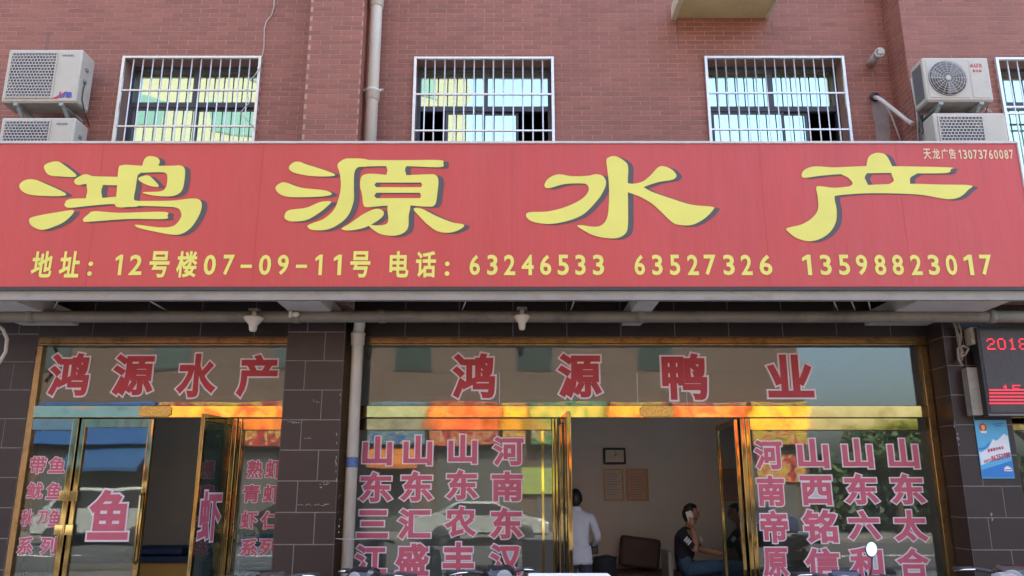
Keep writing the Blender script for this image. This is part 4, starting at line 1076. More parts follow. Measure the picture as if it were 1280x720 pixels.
# sofa, small bin, desk, office chair
p = at(800, 700, 3.0)
sf = thing('sofa', 'dark brown sofa against the back wall between the two men', 'sofa', (p.x, 3.1, .15))
c_ = Vector((p.x, 3.1, .15))
MB().box(c_.x - .55, 2.95, .19, c_.x + .55, 3.5, .62, .05).build('seat', M['sofa'], sf)
MB().box(-.27, 0, 0, .27, .18, .40, .05, rot=Matrix.Translation((c_.x + .02, 3.22, .64)) @ Matrix.Rotation(R(7), 4, 'Y')).build('back_cushion', M['sofa'], sf)
MB().box(c_.x - .72, 2.95, .19, c_.x - .56, 3.5, .78, .04).build('armrest', M['sofa'], sf); MB().box(c_.x + .56, 2.95, .19, c_.x + .72, 3.5, .78, .04).build('armrest', M['sofa'], sf)
p = at(757, 700, 2.6)
bn = thing('bin', 'dark bin standing behind the man in the white shirt', 'bin', (p.x, 2.6, .15))
MB().lathe([(.10, .15), (.14, .82), (.15, .84), (.13, .84), (.09, .2)], (p.x, 2.6, 0), 'z', 20).build('bucket', M['trousers'], bn)
MB().tube([(p.x - .14, 2.6, .83), (p.x, 2.5, .87), (p.x + .14, 2.6, .83)], .008, 6).build('handle', M['cable_dark'], bn)
dk = thing('desk', 'low desk with papers in front of the seated man', 'desk', (2.95, 1.6, .15))
MB().box(2.42, 1.15, .80, 3.7, 2.1, .84, .006).build('desk_top', M['desk'], dk)
for (x, y) in ((2.48, 1.2), (3.64, 1.2), (2.48, 2.05), (3.64, 2.05)): MB().box(x - .03, y - .03, .15, x + .03, y + .03, .80).build('leg', M['desk'], dk)
tag(MB().box(2.62, 1.25, .841, 2.86, 1.45, .852).box(2.9, 1.3, .841, 3.1, 1.5, .847).build('papers', M['paper']), 'white papers lying on the desk by the phone call', 'papers')
oc = thing('office_chair', 'black office chair behind the desk near the right door leaf', 'chair', (3.05, 2.35, .15))
MB().box(2.82, 2.1, .55, 3.28, 2.55, .62, .03).build('seat', M['chair_black'], oc)
MB().box(2.78, 2.5, .72, 3.3, 2.58, 1.24, .03).build('backrest', M['chair_black'], oc)
MB().tube([(3.05, 2.3, .2), (3.05, 2.3, .55)], .03, 10).build('post', M['chrome'], oc)
for k in range(5): MB().tube([(3.05, 2.3, .22), (3.05 + .25 * math.cos(k * 1.257), 2.3 + .25 * math.sin(k * 1.257), .18)], .02, 8).build('foot', M['chair_black'], oc)
sc_ = thing('side_chair', 'grey chair under the man on the phone', 'chair', (2.02, 1.7, .15))
MB().box(1.82, 1.5, .60, 2.26, 1.95, .66, .02).build('seat', M['desk'], sc_)
MB().box(1.76, 1.5, .66, 1.82, 1.95, .98, .02).build('backrest', M['desk'], sc_)
for (x, y) in ((1.85, 1.53), (2.23, 1.53), (1.85, 1.92), (2.23, 1.92)): MB().tube([(x, y, .15), (x, y, .6)], .018, 8).build('leg', M['desk'], sc_)
# left shop: yellow counter, cloth, pale cabinet, crates
ct = thing('counter', 'yellow counter with dark blue top inside the left shop', 'counter', (-4.7, 1.7, .15))
MB().box(-5.75, 1.5, .15, -3.65, 2.1, .86).build('body', M['yellow_counter'], ct)
MB().box(-5.8, 1.45, .861, -3.6, 2.15, .93, .01).build('counter_top', M['blue_cloth'], ct)
tag(MB().box(-4.4, 1.55, .931, -3.75, 2.05, 1.02, .03).build('folded_tarp', M['blue_cloth']), 'dark blue folded tarpaulin on the yellow counter', 'tarpaulin')
p = at(62, 600, 1.1)
fz = thing('cabinet', 'tall pale cabinet behind the left fixed pane', 'cabinet', (p.x, 1.2, .15))
MB().box(p.x - .13, 1.1, .15, p.x + .13, 1.4, at(62, 588, 1.1).z, .01).build('body', mat('cabinet_pale', (.55, .62, .62), .5), fz)
MB().box(p.x - .11, 1.085, .25, p.x + .11, 1.099, at(62, 588, 1.1).z - .06, .004).build('door', mat('cabinet_door', (.6, .66, .66), .4), fz)
def crate(x, y, z, lab):
    t = thing('crate', lab, 'crate', (x, y, z), 'blue crates in the left shop')
    w_, h_, d_ = .46, .26, .34
    MB().box(x - w_ / 2, y - d_ / 2, z + .005, x + w_ / 2, y + d_ / 2, z + .02).build('crate_floor', M['crate_blue'], t)
    mb = MB()
    for k in range(5):
        zz = z + .02 + k * (h_ - .02) / 5
        hh = .022
        mb.box(x - w_ / 2, y - d_ / 2, zz + .01, x + w_ / 2, y - d_ / 2 + .012, zz + .01 + hh).box(x - w_ / 2, y + d_ / 2 - .012, zz + .01, x + w_ / 2, y + d_ / 2, zz + .01 + hh)
        mb.box(x - w_ / 2, y - d_ / 2 + .012, zz + .01, x - w_ / 2 + .012, y + d_ / 2 - .012, zz + .01 + hh).box(x + w_ / 2 - .012, y - d_ / 2 + .012, zz + .01, x + w_ / 2, y + d_ / 2 - .012, zz + .01 + hh)
    for (u, v) in ((-1, -1), (1, -1), (-1, 1), (1, 1)): mb.box(x + u * w_ / 2 - .018, y + v * d_ / 2 - .018, z + .02, x + u * w_ / 2 + .018, y + v * d_ / 2 + .018, z + h_)
    mb.build('crate_side', M['crate_blue'], t)
pc = at(333, 690, .9)
for k, lab in enumerate(('blue crate on the floor, lowest of the stack behind the shrimp pane', 'blue crate second in the stack behind the shrimp pane', 'blue crate third in the stack behind the shrimp pane', 'blue crate topmost of the stack behind the shrimp pane')):
    crate(pc.x + .02 * (k % 2), .9, .15 + .265 * k, lab)

# ================================================================ PEOPLE
def body(name, joints, edges, parent, mats, pick, sub=2):
    """one continuous skinned body; joints: name -> (pos, radius); pick(co) gives the material index"""
    names = list(joints); me = bpy.data.meshes.new(name)
    me.from_pydata([joints[n][0] for n in names], [(names.index(a), names.index(b_)) for a, b_ in edges], [])
    o = bpy.data.objects.new(name, me); COL.objects.link(o)
    sk = o.modifiers.new('skin', 'SKIN'); sk.use_smooth_shade = True; sk.branch_smoothing = .4
    for i, n in enumerate(names):
        r = joints[n][1]; me.skin_vertices[0].data[i].radius = r if isinstance(r, tuple) else (r, r)
    me.skin_vertices[0].data[0].use_root = True
    ss = o.modifiers.new('s', 'SUBSURF'); ss.levels = sub; ss.render_levels = sub
    dg = bpy.context.evaluated_depsgraph_get(); m2 = bpy.data.meshes.new_from_object(o.evaluated_get(dg))
    bpy.data.objects.remove(o)
    for v in m2.vertices: pass
    m2.materials.clear()
    for q in mats: m2.materials.append(q)
    for p in m2.polygons: p.use_smooth = True; p.material_index = pick(p.center)
    off = WLOC[parent.name]
    for v in m2.vertices: v.co -= off
    return link(name, m2, parent)
def head(mb, c, r, face, up, mi=0):
    """a head with nose, ears, brow and chin; face: direction looked at"""
    f = Vector(face).normalized(); u = Vector(up).normalized(); s_ = f.cross(u).normalized(); u = s_.cross(f).normalized()
    rt = bmesh.ops.create_uvsphere(mb.bm, u_segments=24, v_segments=16, radius=1)
    for v in rt['verts']:
        x, y, z = v.co; zz = z
        w_ = .76 * (1 - .22 * max(0, -z) ** 1.5); dd = .93 if y > 0 else 1.0
        p = s_ * x * r * w_ + f * y * r * (dd * (1 - .10 * max(0, -z))) + u * z * r * 1.16
        if y > .6: p += f * r * .05 * math.exp(-((z + .65) / .2) ** 2)
        v.co = c + p
    for q in {q for v in rt['verts'] for q in v.link_faces}: q.smooth = True; q.material_index = mi
    mb.ball(c + f * r * .97 - u * r * .12, r * .15, mi, 8, (1, 1, 1.3))
    for k in (-1, 1): mb.ball(c + s_ * k * r * .77 - u * r * .05, r * .2, mi, 8, (.6, .8, 1.3))
    return f, u, s_
def hair_cap(c, r, f, u, s_, par):
    """short hair: a tufted cap over the crown and the back of the head"""
    mb = MB(); rnd = random.Random(1)
    rt = bmesh.ops.create_uvsphere(mb.bm, u_segments=32, v_segments=20, radius=1)
    kill = [v for v in rt['verts'] if (v.co.y > .25 and v.co.z < .42 + .25 * v.co.y) or v.co.z < (-.52 if v.co.y > -.35 else -.92) or (abs(v.co.x) > .6 and v.co.y > -.1 and v.co.z < .05)]
    bmesh.ops.delete(mb.bm, geom=kill, context='VERTS')
    for v in mb.bm.verts:
        x, y, z = v.co; k = 1.07 + rnd.uniform(-.03, .04)
        v.co = c + (s_ * x * r * .80 + f * (y * r * .98 - .05 * r) + u * (z * r * 1.17 + .03 * r)) * k
    for q in mb.bm.faces: q.smooth = True
    o = mb.build('hair', M['hair'], par)
    sm = o.modifiers.new('thick', 'SOLIDIFY'); sm.thickness = .012; sm.offset = -1
    return o
def hand(mb, wrist, palm_dir, normal, curl, size=.095, mi=0, thumb=1):
    """palm with four unequal bent fingers and a thumb from its side"""
    d = Vector(palm_dir).normalized(); n = Vector(normal).normalized(); s_ = d.cross(n).normalized() * thumb; n = n.normalized()
    w_ = Vector(wrist)
    mb.tube([w_, w_ + d * size * .35, w_ + d * size * .8, w_ + d * size], [.024, .034, .038, .032], 10, mi)
    for k, (o_, L_) in enumerate(((-.027, .66), (-.009, .78), (.009, .74), (.026, .60))):
        p = w_ + d * size * .93 - s_ * o_; pts = [p]; a = 0
        for q, fr_ in enumerate((.45, .32, .25)):
            a += curl * (.8 + .15 * k); p = p + (d * math.cos(a) + n * math.sin(a)) * size * L_ * fr_ * 1.15; pts.append(p)
        mb.tube(pts, [.0095, .009, .0085, .007], 7, mi); mb.ball(pts[-1], .007, mi, 6)
    t0 = w_ + d * size * .3 + s_ * .028
    mb.tube([t0, t0 + (d * .5 + s_ * .7 + n * .3) * size * .45, t0 + (d * .9 + s_ * .5 + n * .6) * size * .75], [.013, .011, .009], 7, mi)

# the man in the white shirt, seen from behind, head bent over his work
bx, by = at(721, 640, 1.6).x, 1.6
P1 = thing('person', 'man in a white shirt standing with his back to the street inside the open shop', 'person', (bx, by, .15))
J = {'pelvis': ((bx, by, .95), (.155, .11)), 'waist': ((bx, by + .01, 1.06), (.15, .105)), 'chest': ((bx, by + .02, 1.25), (.175, .115)), 'upper': ((bx, by + .05, 1.37), (.13, .09)),
     'neck': ((bx - .01, by + .08, 1.44), (.052, .052)), 'headbase': ((bx - .01, by + .11, 1.50), (.05, .05)),
     'shr': ((bx + .165, by + .04, 1.35), (.062, .062)), 'elr': ((bx + .245, by + .05, 1.12), (.047, .047)), 'wrr': ((bx + .19, by + .24, 1.02), (.03, .03)),
     'shl': ((bx - .165, by + .04, 1.35), (.062, .062)), 'ell': ((bx - .23, by + .06, 1.10), (.047, .047)), 'wrl': ((bx - .12, by + .28, 1.04), (.03, .03)),
     'hpr': ((bx + .085, by, .87), (.095, .10)), 'knr': ((bx + .095, by + .01, .56), (.065, .065)), 'anr': ((bx + .10, by - .01, .24), (.045, .045)), 'for': ((bx + .11, by + .13, .19), (.035, .03)),
     'hpl': ((bx - .085, by, .87), (.095, .10)), 'knl': ((bx - .095, by + .03, .56), (.065, .065)), 'anl': ((bx - .10, by + .01, .24), (.045, .045)), 'fol': ((bx - .11, by + .15, .19), (.035, .03))}
E_ = [('pelvis', 'waist'), ('waist', 'chest'), ('chest', 'upper'), ('upper', 'neck'), ('neck', 'headbase'), ('upper', 'shr'), ('shr', 'elr'), ('elr', 'wrr'), ('upper', 'shl'), ('shl', 'ell'), ('ell', 'wrl'),
      ('pelvis', 'hpr'), ('hpr', 'knr'), ('knr', 'anr'), ('anr', 'for'), ('pelvis', 'hpl'), ('hpl', 'knl'), ('knl', 'anl'), ('anl', 'fol')]
def pk(c):
    if c.z > 1.445: return 0
    if c.z < .26: return 3
    if c.z < .90: return 2
    if c.y > by + .20 and c.z < 1.12: return 0
    return 1
body('body', J, E_, P1, [M['skin'], M['shirt_white'], M['trousers'], M['black']], pk)
# loose shirt hem and collar
mb = MB(); prof = []
for k in range(25):
    a = 2 * math.pi * k / 24
hem = MB().lathe([(.158, .84), (.166, .87), (.160, .95), (.150, 1.04)], (0, 0, 0), 'z', 32)
for v in hem.bm.verts: v.co = Vector((v.co.x * 1.03 + bx, v.co.y * .76 + by, v.co.z + .006 * math.sin(v.co.x * 70)))
hem.build('shirt_hem', M['shirt_white'], P1)
cl_ = MB().lathe([(.060, -.03), (.070, -.012), (.062, .010), (.056, .012)], (bx - .01, by + .085, 1.455), 'z', 20); cl_.build('collar', M['shirt_white'], P1)
hc = Vector((bx - .004, by + .13, 1.548)); mb = MB(); f_, u_, s__ = head(mb, hc, .098, (0, 1, -.55), (0, .5, 1)); mb.build('head', M['skin'], P1)
hair_cap(hc, .098, f_, u_, s__, P1)
mb = MB(); hand(mb, (bx + .19, by + .24, 1.02), (-.3, .9, -.1), (0, 0, -1), .5); mb.build('hand', M['skin'], P1)
mb = MB(); hand(mb, (bx - .12, by + .28, 1.04), (.2, .9, -.1), (0, 0, -1), .5, thumb=-1); mb.build('hand', M['skin'], P1)
wt = MB().tube([Vector((bx + .212, by + .19, 1.045)) + Vector((math.cos(k * math.pi / 6) * .036, math.sin(k * math.pi / 6) * .01, math.sin(k * math.pi / 6) * .034)) for k in range(12)], .007, 6, closed=True)
wt.build('watch', M['black'], P1)
tag(MB().box(bx + .14, by + .20, .93, bx + .26, by + .27, 1.03, .015).build('pouch', M['black']), 'small black block at the right hand of the man in the white shirt', 'pouch')  # plain black block set at the hand

# the man on the phone, sitting sideways, turned to the right
sx, sy = at(856, 690, 1.7).x, 1.72
P2 = thing('person', 'young man in a dark blue T-shirt sitting sideways and talking on a white phone', 'person', (sx, sy, .15))
J = {'pelvis': ((sx - .01, sy, .80), (.15, .15)), 'waist': ((sx - .01, sy, .92), (.145, .145)), 'chest': ((sx + .02, sy, 1.07), (.165, .16)), 'upper': ((sx + .035, sy, 1.17), (.13, .13)),
     'neck': ((sx + .06, sy, 1.245), (.052, .052)), 'headbase': ((sx + .085, sy, 1.31), (.05, .05)),
     'shr': ((sx - .055, sy - .17, 1.165), (.068, .068)), 'elr': ((sx + .075, sy - .31, .99), (.047, .047)), 'fr': ((sx + .085, sy - .24, 1.11), (.037, .037)), 'wrr': ((sx + .075, sy - .15, 1.245), (.027, .027)),
     'shl': ((sx + .06, sy + .17, 1.165), (.064, .064)), 'ell': ((sx + .22, sy + .16, .98), (.047, .047)), 'wrl': ((sx + .44, sy - .02, .93), (.029, .029)),
     'hpr': ((sx + .02, sy - .10, .78), (.105, .10)), 'knr': ((sx + .43, sy - .14, .83), (.075, .075)), 'anr': ((sx + .47, sy - .02, .42), (.05, .05)), 'for': ((sx + .60, sy - .02, .36), (.038, .035)),
     'hpl': ((sx + .02, sy + .10, .74), (.10, .10)), 'knl': ((sx + .44, sy + .12, .70), (.072, .072)), 'anl': ((sx + .42, sy + .12, .25), (.05, .05)), 'fol': ((sx + .55, sy + .12, .19), (.038, .035))}
E2 = [('pelvis', 'waist'), ('waist', 'chest'), ('chest', 'upper'), ('upper', 'neck'), ('neck', 'headbase'), ('upper', 'shr'), ('shr', 'elr'), ('elr', 'fr'), ('fr', 'wrr'), ('upper', 'shl'), ('shl', 'ell'), ('ell', 'wrl'),
      ('pelvis', 'hpr'), ('hpr', 'knr'), ('knr', 'anr'), ('anr', 'for'), ('pelvis', 'hpl'), ('hpl', 'knl'), ('knl', 'anl'), ('anl', 'fol')]
J2 = {k: Vector(v[0]) for k, v in J.items()}
def seg(p, a, b_):
    ab = b_ - a; t = max(0, min(1, (p - a).dot(ab) / ab.dot(ab))); return (p - a - ab * t).length, t
def pk2(c):
    best = min(((*seg(c, J2[a], J2[b_]), a, b_) for a, b_ in E2), key=lambda q: q[0])
    d_, t, a, b_ = best
    if (a, b_) in (('neck', 'headbase'),): return 0
    if (a, b_) == ('upper', 'neck'): return 0 if t > .75 else 1
    if (a, b_) in (('elr', 'fr'), ('fr', 'wrr'), ('ell', 'wrl')): return 0
    if (a, b_) in (('shr', 'elr'), ('shl', 'ell')): return 0 if t > .86 else 1
    if (a, b_) in (('anr', 'for'), ('anl', 'fol')): return 3
    if a in ('hpr', 'knr', 'hpl', 'knl') or b_ in ('hpr', 'hpl'): return 2
    if (a, b_) == ('pelvis', 'waist') and c.z < .84: return 2
    return 1
body('body', J, E2, P2, [M['skin'], M['shirt_navy'], M['jeans'], M['black']], pk2)
hc = Vector((sx + .10, sy, 1.385)); mb = MB(); f_, u_, s__ = head(mb, hc, .092, (1, -.12, -.12), (.1, 0, 1)); mb.build('head', M['skin'], P2)
hair_cap(hc, .093, f_, u_, s__, P2)
mb = MB()
hand(mb, (sx + .075, sy - .15, 1.245), (-.05, -.02, 1), (-.1, 1, .0), .25, thumb=-1); mb.build('hand', M['skin'], P2); mb = MB()
hand(mb, (sx + .44, sy - .02, .93), (1, -.3, -.15), (0, 0, -1), .25, thumb=-1); mb.build('hand', M['skin'], P2)
fe = MB()
e1 = hc + f_ * .084 + u_ * .012
for k in (-1, 1):
    fe.ball(e1 + s__ * k * .03, .010, 0, 8, (1, 1, .7)); fe.box(*(list(e1 + s__ * k * .03 + u_ * .02 - Vector((.004, .012, .002))) + list(e1 + s__ * k * .03 + u_ * .02 + Vector((.006, .012, .002)))))
fe.box(*(list(hc + f_ * .082 - u_ * .05 - Vector((.003, .02, .003))) + list(hc + f_ * .082 - u_ * .05 + Vector((.005, .02, .003)))))
fe.build('face_features', M['hair'], P2)
# white print on the shirt sleeves
def shirt_mark(c, w_, h_, yaw):
    rt = Matrix.Translation(c) @ Matrix.Rotation(yaw, 4, 'Z') @ Matrix.Rotation(R(42), 4, 'Y')
    mb = MB()
    for k in (-1, 0, 1): mb.box(k * w_ / 2.6 - w_ * .12, -.004, -h_ / 2, k * w_ / 2.6 + w_ * .12, .004, h_ / 2, rot=rt)
    mb.box(-w_ / 2, -.0035, -.006, w_ / 2, .0035, .006, rot=rt)
    mb.build('shirt_print', M['poster_white'], P2)
shirt_mark(Vector((sx - .015, sy - .288, 1.10)), .075, .06, R(-35))
shirt_mark(Vector((sx + .17, sy - .125, 1.11)), .06, .045, R(45))
ph = thing('mobile_phone', 'white mobile phone held to the ear of the seated man', 'phone', hc)
rt = Matrix.Translation(hc + Vector((-.045, -.150, -.03))) @ Matrix.Rotation(R(-16), 4, 'Y')
MB().box(-.036, -.005, -.065, .036, .005, .065, .006, rot=rt).build('phone_body', M['foam'], ph)
MB().box(-.030, .0052, -.056, .030, .0062, .056, rot=rt).build('screen', M['black'], ph)

# ================================================================ SCOOTERS AND BOXES AT THE KERB SIDE
paint = {k: mat('paint_' + k, c, .25, coat=.6) for k, c in dict(black=(.02, .02, .022), red=(.35, .03, .03), blue=(.03, .045, .10), white=(.34, .35, .34)).items()}
def scooter(lab, x, y, rz, col, mirrors=(1, 1), rack=False, hb=1.0, parcel=None):
    t = local(thing('scooter', lab, 'scooter', (x, y, 0), 'scooters parked before the shops', rz))
    pm = paint[col]
    for wy, nm in ((-.62, 'wheel'), (.62, 'wheel')):
        w_ = MB().tube([(0, wy + .21 * math.cos(2 * math.pi * k / 24), .25 + .21 * math.sin(2 * math.pi * k / 24)) for k in range(24)], .042, 8, closed=True).build('wheel', M['rubber'], t)
        mb = MB().lathe([(.18, -.02), (.185, 0), (.18, .02), (.165, .018), (.165, -.018)], (0, wy, .25), 'x', 24).lathe([(.05, -.04), (.05, .04)], (0, wy, .25), 'x', 12)
        for k in range(5):
            a = k * 1.257; mb.tube([(0, wy + .04 * math.cos(a), .25 + .04 * math.sin(a)), (0, wy + .175 * math.cos(a), .25 + .175 * math.sin(a))], .012, 6)
        mb.build('rim', M['chrome'], w_)
    # front apron, floor board, body with seat
    MB().prism([(-.44, .30), (-.40, .45), (-.47, .82), (-.52, .92), (-.56, .90), (-.54, .78), (-.50, .45), (-.52, .32)], 'x', -.16, .16, bev=.02).build('apron', pm, t)
    MB().box(-.13, -.44, .24, .13, .18, .31, .02).build('footboard', M['rubber'], t)
    MB().prism([(.12, .30), (.20, .62), (.78, .70), (.86, .62), (.70, .38), (.40, .28)], 'x', -.12, .12, bev=.035).build('rear_body', pm, t)
    MB().prism([(.14, .64), (.16, .71), (.40, .74), (.52, .80), (.82, .80), (.84, .74), (.80, .705)], 'x', -.13, .13, bev=.03).build('seat', M['chair_black'], t)
    MB().prism([(-.84, .36), (-.74, .50), (-.58, .52), (-.45, .42), (-.47, .40), (-.59, .485), (-.73, .465), (-.81, .34)], 'x', -.06, .06, bev=.01).build('mudguard', pm, t)
    MB().tube([(0, -.62, .25), (0, -.50, .60), (0, -.44, .95)], .026, 10).build('fork', M['dark_metal'], t)
    hbz = hb
    bar = MB().tube([(-.33, -.36, hbz - .01), (-.20, -.43, hbz), (0, -.46, hbz - .03), (.20, -.43, hbz), (.33, -.36, hbz - .01)], .014, 8).build('handlebar', M['dark_metal'], t)
    for s_ in (-1, 1):
        MB().tube([(s_ * .24, -.405, hbz - .002), (s_ * .36, -.345, hbz - .012)], .019, 10).build('grip', M['rubber'], bar)
        MB().tube([(s_ * .22, -.46, hbz), (s_ * .30, -.45, hbz - .005), (s_ * .36, -.41, hbz - .02)], .006, 6).build('brake_lever', M['chrome'], bar)
    MB().prism([(-.60, hbz - .10), (-.58, hbz + .0), (-.50, hbz + .05), (-.40, hbz + .02), (-.40, hbz - .08), (-.5, hbz - .13)], 'x', -.11, .11, bev=.025).build('headset', pm, t)
    MB().ball((0, -.585, hbz - .04), .065, seg=14, sc=(1, .35, .9)).build('headlight', M['ac_fan'], t)
    for s_, on in zip((-1, 1), mirrors):
        if not on: continue
        st = MB().tube([(s_ * .18, -.43, hbz), (s_ * .22, -.42, hbz + .11), (s_ * .25, -.40, hbz + .19)], .006, 6).build('mirror_stem', M['dark_metal'], t)
        c_ = Vector((s_ * .26, -.40, hbz + .235))
        mb = MB().lathe([(.001, -.022), (.035, -.018), (.055, -.002), (.055, .004), (.001, .0045)], (0, 0, 0), 'y', 20)
        for v in mb.bm.verts: v.co = Vector((v.co.x, v.co.y, v.co.z * 1.25)) + c_
        mb.build('mirror', M['dark_metal'], t)
    MB().box(-.02, .86, .55, .02, .90, .62).build('tail_light', paint['red'], t)
    MB().tube([(0, .1, .28), (.16, .14, .02), (.17, .14, .015)], .01, 6).build('stand', M['dark_metal'], t)
    if rack:
        MB().tube([(-.14, .80, .72), (-.14, 1.0, .80), (.14, 1.0, .80), (.14, .80, .72)], .01, 8).build('rack', M['chrome'], t)
    return t
def px_at(px, Y): return (px - 640) / 1000 * (.949 * (Y + 8)) 
scooter('black scooter beside the left shopfront, its handlebar under the shrimp column', px_at(325, -1.6), -1.4, R(20), 'black', hb=1.04, mirrors=(0, 0))
scooter('black scooter parked before the glass right of the drainpipe', px_at(512, -1.7), -1.6, R(-35), 'black', hb=1.08, mirrors=(0, 0))
scooter('dark scooter in front of the glass left of the foam boxes', px_at(590, -1.6), -1.3, R(25), 'black', hb=1.07, mirrors=(0, 0))
# the motorbike with the bright mirror
mt = scooter('dark blue scooter with a raised mirror before the right glass', px_at(1062, -1.6), -1.45, R(-20), 'blue', hb=1.05, mirrors=(0, 0))
c_ = Vector((.20, -.40, 1.235)); 
mt2 = MB().tube([(.16, -.43, 1.02), (.19, -.42, 1.12), (.20, -.40, 1.19)], .007, 6).build('mirror_stem', M['dark_metal'], mt)
mrot = Matrix.Translation(c_) @ Matrix.Rotation(R(18), 4, 'Z') @ Matrix.Rotation(R(-26), 4, 'X')
el = [(.036 * math.cos(k * math.pi / 14), .056 * math.sin(k * math.pi / 14)) for k in range(28)]
el = [(x * math.cos(.42) + z * math.sin(.42), -x * math.sin(.42) + z * math.cos(.42)) for x, z in el]
mb = MB().prism(el, 'y', -.003, .0); mb.bm.transform(mrot); mo = mb.build('mirror', M['mirror'], mt)
mb = MB().prism([(x * 1.08, z * 1.06) for x, z in el], 'y', .0005, .022, bev=.006); mb.bm.transform(mrot); mb.build('mirror_back', M['dark_metal'], mo)
scooter('white scooter with a low handlebar before the right end of the glass', px_at(1185, -1.6), -1.5, R(30), 'white', hb=1.04, mirrors=(0, 0))
scooter('black scooter parked before the poster column at the right edge', px_at(1272, -1.6), -1.4, R(-25), 'black', hb=1.08, mirrors=(0, 0))
# white foam boxes before the door
fx = px_at(712, -1.9); hz = .352
for k, lab in enumerate(('white foam fish box at the bottom of the stack before the door', 'white foam fish box in the middle of the stack before the door', 'white foam fish box on top of the stack before the door')):
    t = thing('foam_box', lab, 'foam box', (fx, -1.9, hz * k), 'foam fish boxes before the door')
    d_ = .01 * (k % 2)
    MB().box(fx - .29 + d_, -2.1, hz * k + .001, fx + .29 + d_, -1.72, hz * k + .29, .012).build('box', M['foam'], t)
    MB().box(fx - .30 + d_, -2.11, hz * k + .291, fx + .30 + d_, -1.71, hz * k + hz - .001, .014).build('lid', M['foam'], t)

# ================================================================ ACROSS THE STREET (seen in the glass and the polished steel)
YO = -26.0
M['shutter'] = mat('shutter_grey', (.075, .075, .07), .6, scale=2, amt=.2)
m, nt, b = new_mat('far_brick'); M['far_brick'] = m
bt = nt.nodes.new('ShaderNodeTexBrick'); bt.inputs['Color1'].default_value = (.105, .063, .047, 1); bt.inputs['Color2'].default_value = (.09, .055, .042, 1); bt.inputs['Mortar'].default_value = (.13, .10, .08, 1)
bt.inputs['Scale'].default_value = 3; g_ = nt.nodes.new('ShaderNodeNewGeometry'); mp = nt.nodes.new('ShaderNodeMapping'); mp.inputs['Rotation'].default_value = (R(90), 0, 0)
nt.links.new(g_.outputs['Position'], mp.inputs[0]); nt.links.new(mp.outputs[0], bt.inputs[0]); nt.links.new(bt.outputs[0], b.inputs['Base Color']); b.inputs['Roughness'].default_value = .9
M['far_cream'] = mat('far_cream', (.125, .105, .072), .85, scale=.6, amt=.06)
M['far_glass'] = mat('far_glass', (.04, .055, .05), .12, spec=.8)
M['far_glass_teal'] = mat('far_glass_teal', (.02, .06, .055), .5, spec=.3)
def far_building(name, lab, x0, x1, y0, y1, h, wallm, glm, z0, dz, dx, ww, wh, rz=0, org=None, depth=True):
    org = org or ((x0 + x1) / 2, y1, 0)
    t = local(thing(name, lab, 'building', org, None, rz))
    x0, x1, y0, y1 = x0 - org[0], x1 - org[0], y0 - org[1], y1 - org[1]
    MB().box(x0, y0, -.15, x1, y1, h).build('wall', wallm, t)
    MB().box(x0 - .3, y0 - .3, h, x1 + .3, y1 + .3, h + .5).build('roof', M['concrete'], t)
    fme = MB().box(-ww / 2 - .06, -.02, -wh / 2 - .06, ww / 2 + .06, .05, wh / 2 + .06).mesh('window', M['shutter'])
    pme = MB().box(-ww / 2, .05, -wh / 2, ww / 2, .07, wh / 2).mesh('pane', glm)
    z = z0
    while z + wh / 2 < h - .4:
        x = x0 + dx * .6
        while x + ww / 2 < x1 - .3:
            o = link('window', fme, t, loc=(x, y1, z)); link('pane', pme, o); x += dx
        z += dz
    if depth:
        z = z0 + wh / 2 + .5
        while z < h - 1:
            MB().box(x0, y1 + .001, z, x1, y1 + .18, z + .25).build('ledge', M['concrete'], t); z += dz
    return t
far_building('brick_building', 'brown brick building across the street, mirrored in the shop glass', -34, 12.6, -36, YO, 12.5, M['far_brick'], M['far_glass'], 7.4, 3.2, 5.3, 1.5, 1.2)
far_building('cream_tower', 'pale yellow tower with teal windows across the street, mirrored in the upper windows', -42, -3.2, -62, -46, 40, M['far_cream'], M['far_glass_teal'], 9, 4.4, 6.2, 2.9, 2.3, R(-14), (-3.2, -46, 0), False)
SIGNC = dict(navy=(.015, .06, .16), blue=(.02, .09, .27), red=(.42, .025, .015), teal=(.07, .18, .22), orange=(.42, .12, .015), yellow=(.48, .32, .02), green=(.03, .20, .07), gold=(.3, .22, .06), lime=(.26, .32, .09))
PATCH = {}
def sign_mat(c1, c2):
    k = c1 + c2
    if k in PATCH: return PATCH[k]
    m, nt, b = new_mat('board_' + k); N, L = nt.nodes, nt.links
    n = N.new('ShaderNodeTexNoise'); n.inputs['Scale'].default_value = 1.9; n.inputs['Detail'].default_value = 4; n.inputs['Distortion'].default_value = 1.2
    r = N.new('ShaderNodeValToRGB'); r.color_ramp.interpolation = 'CONSTANT'; e = r.color_ramp.elements
    e[0].color = (*SIGNC[c1], 1); e[1].position = .53; e[1].color = (*SIGNC[c2], 1)
    if c1 != c2:
        for p_, c_ in ((.40, (.06, .03, .02)), (.43, SIGNC[c1]), (.505, (.40, .32, .2)), (.60, SIGNC[c1]), (.64, (.36, .3, .16))):
            q = e.new(p_); q.color = (*c_, 1)
    g = N.new('ShaderNodeNewGeometry'); L.new(g.outputs['Position'], n.inputs[0]); L.new(n.outputs[0], r.inputs[0]); L.new(r.outputs[0], b.inputs['Base Color']); b.inputs['Roughness'].default_value = .5
    PATCH[k] = m; return m
boards = [(-21, -15.2, 'blue', 'blue'), (-15, -9.6, 'red', 'yellow'), (-9.4, -3.7, 'teal', 'blue'), (-3.5, -.6, 'red', 'orange'), (-.4, .6, 'yellow', 'orange'), (.8, 4.0, 'green', 'gold'), (4.2, 6.6, 'yellow', 'red'), (6.8, 10.0, 'red', 'orange'), (10.2, 12.5, 'yellow', 'red')]
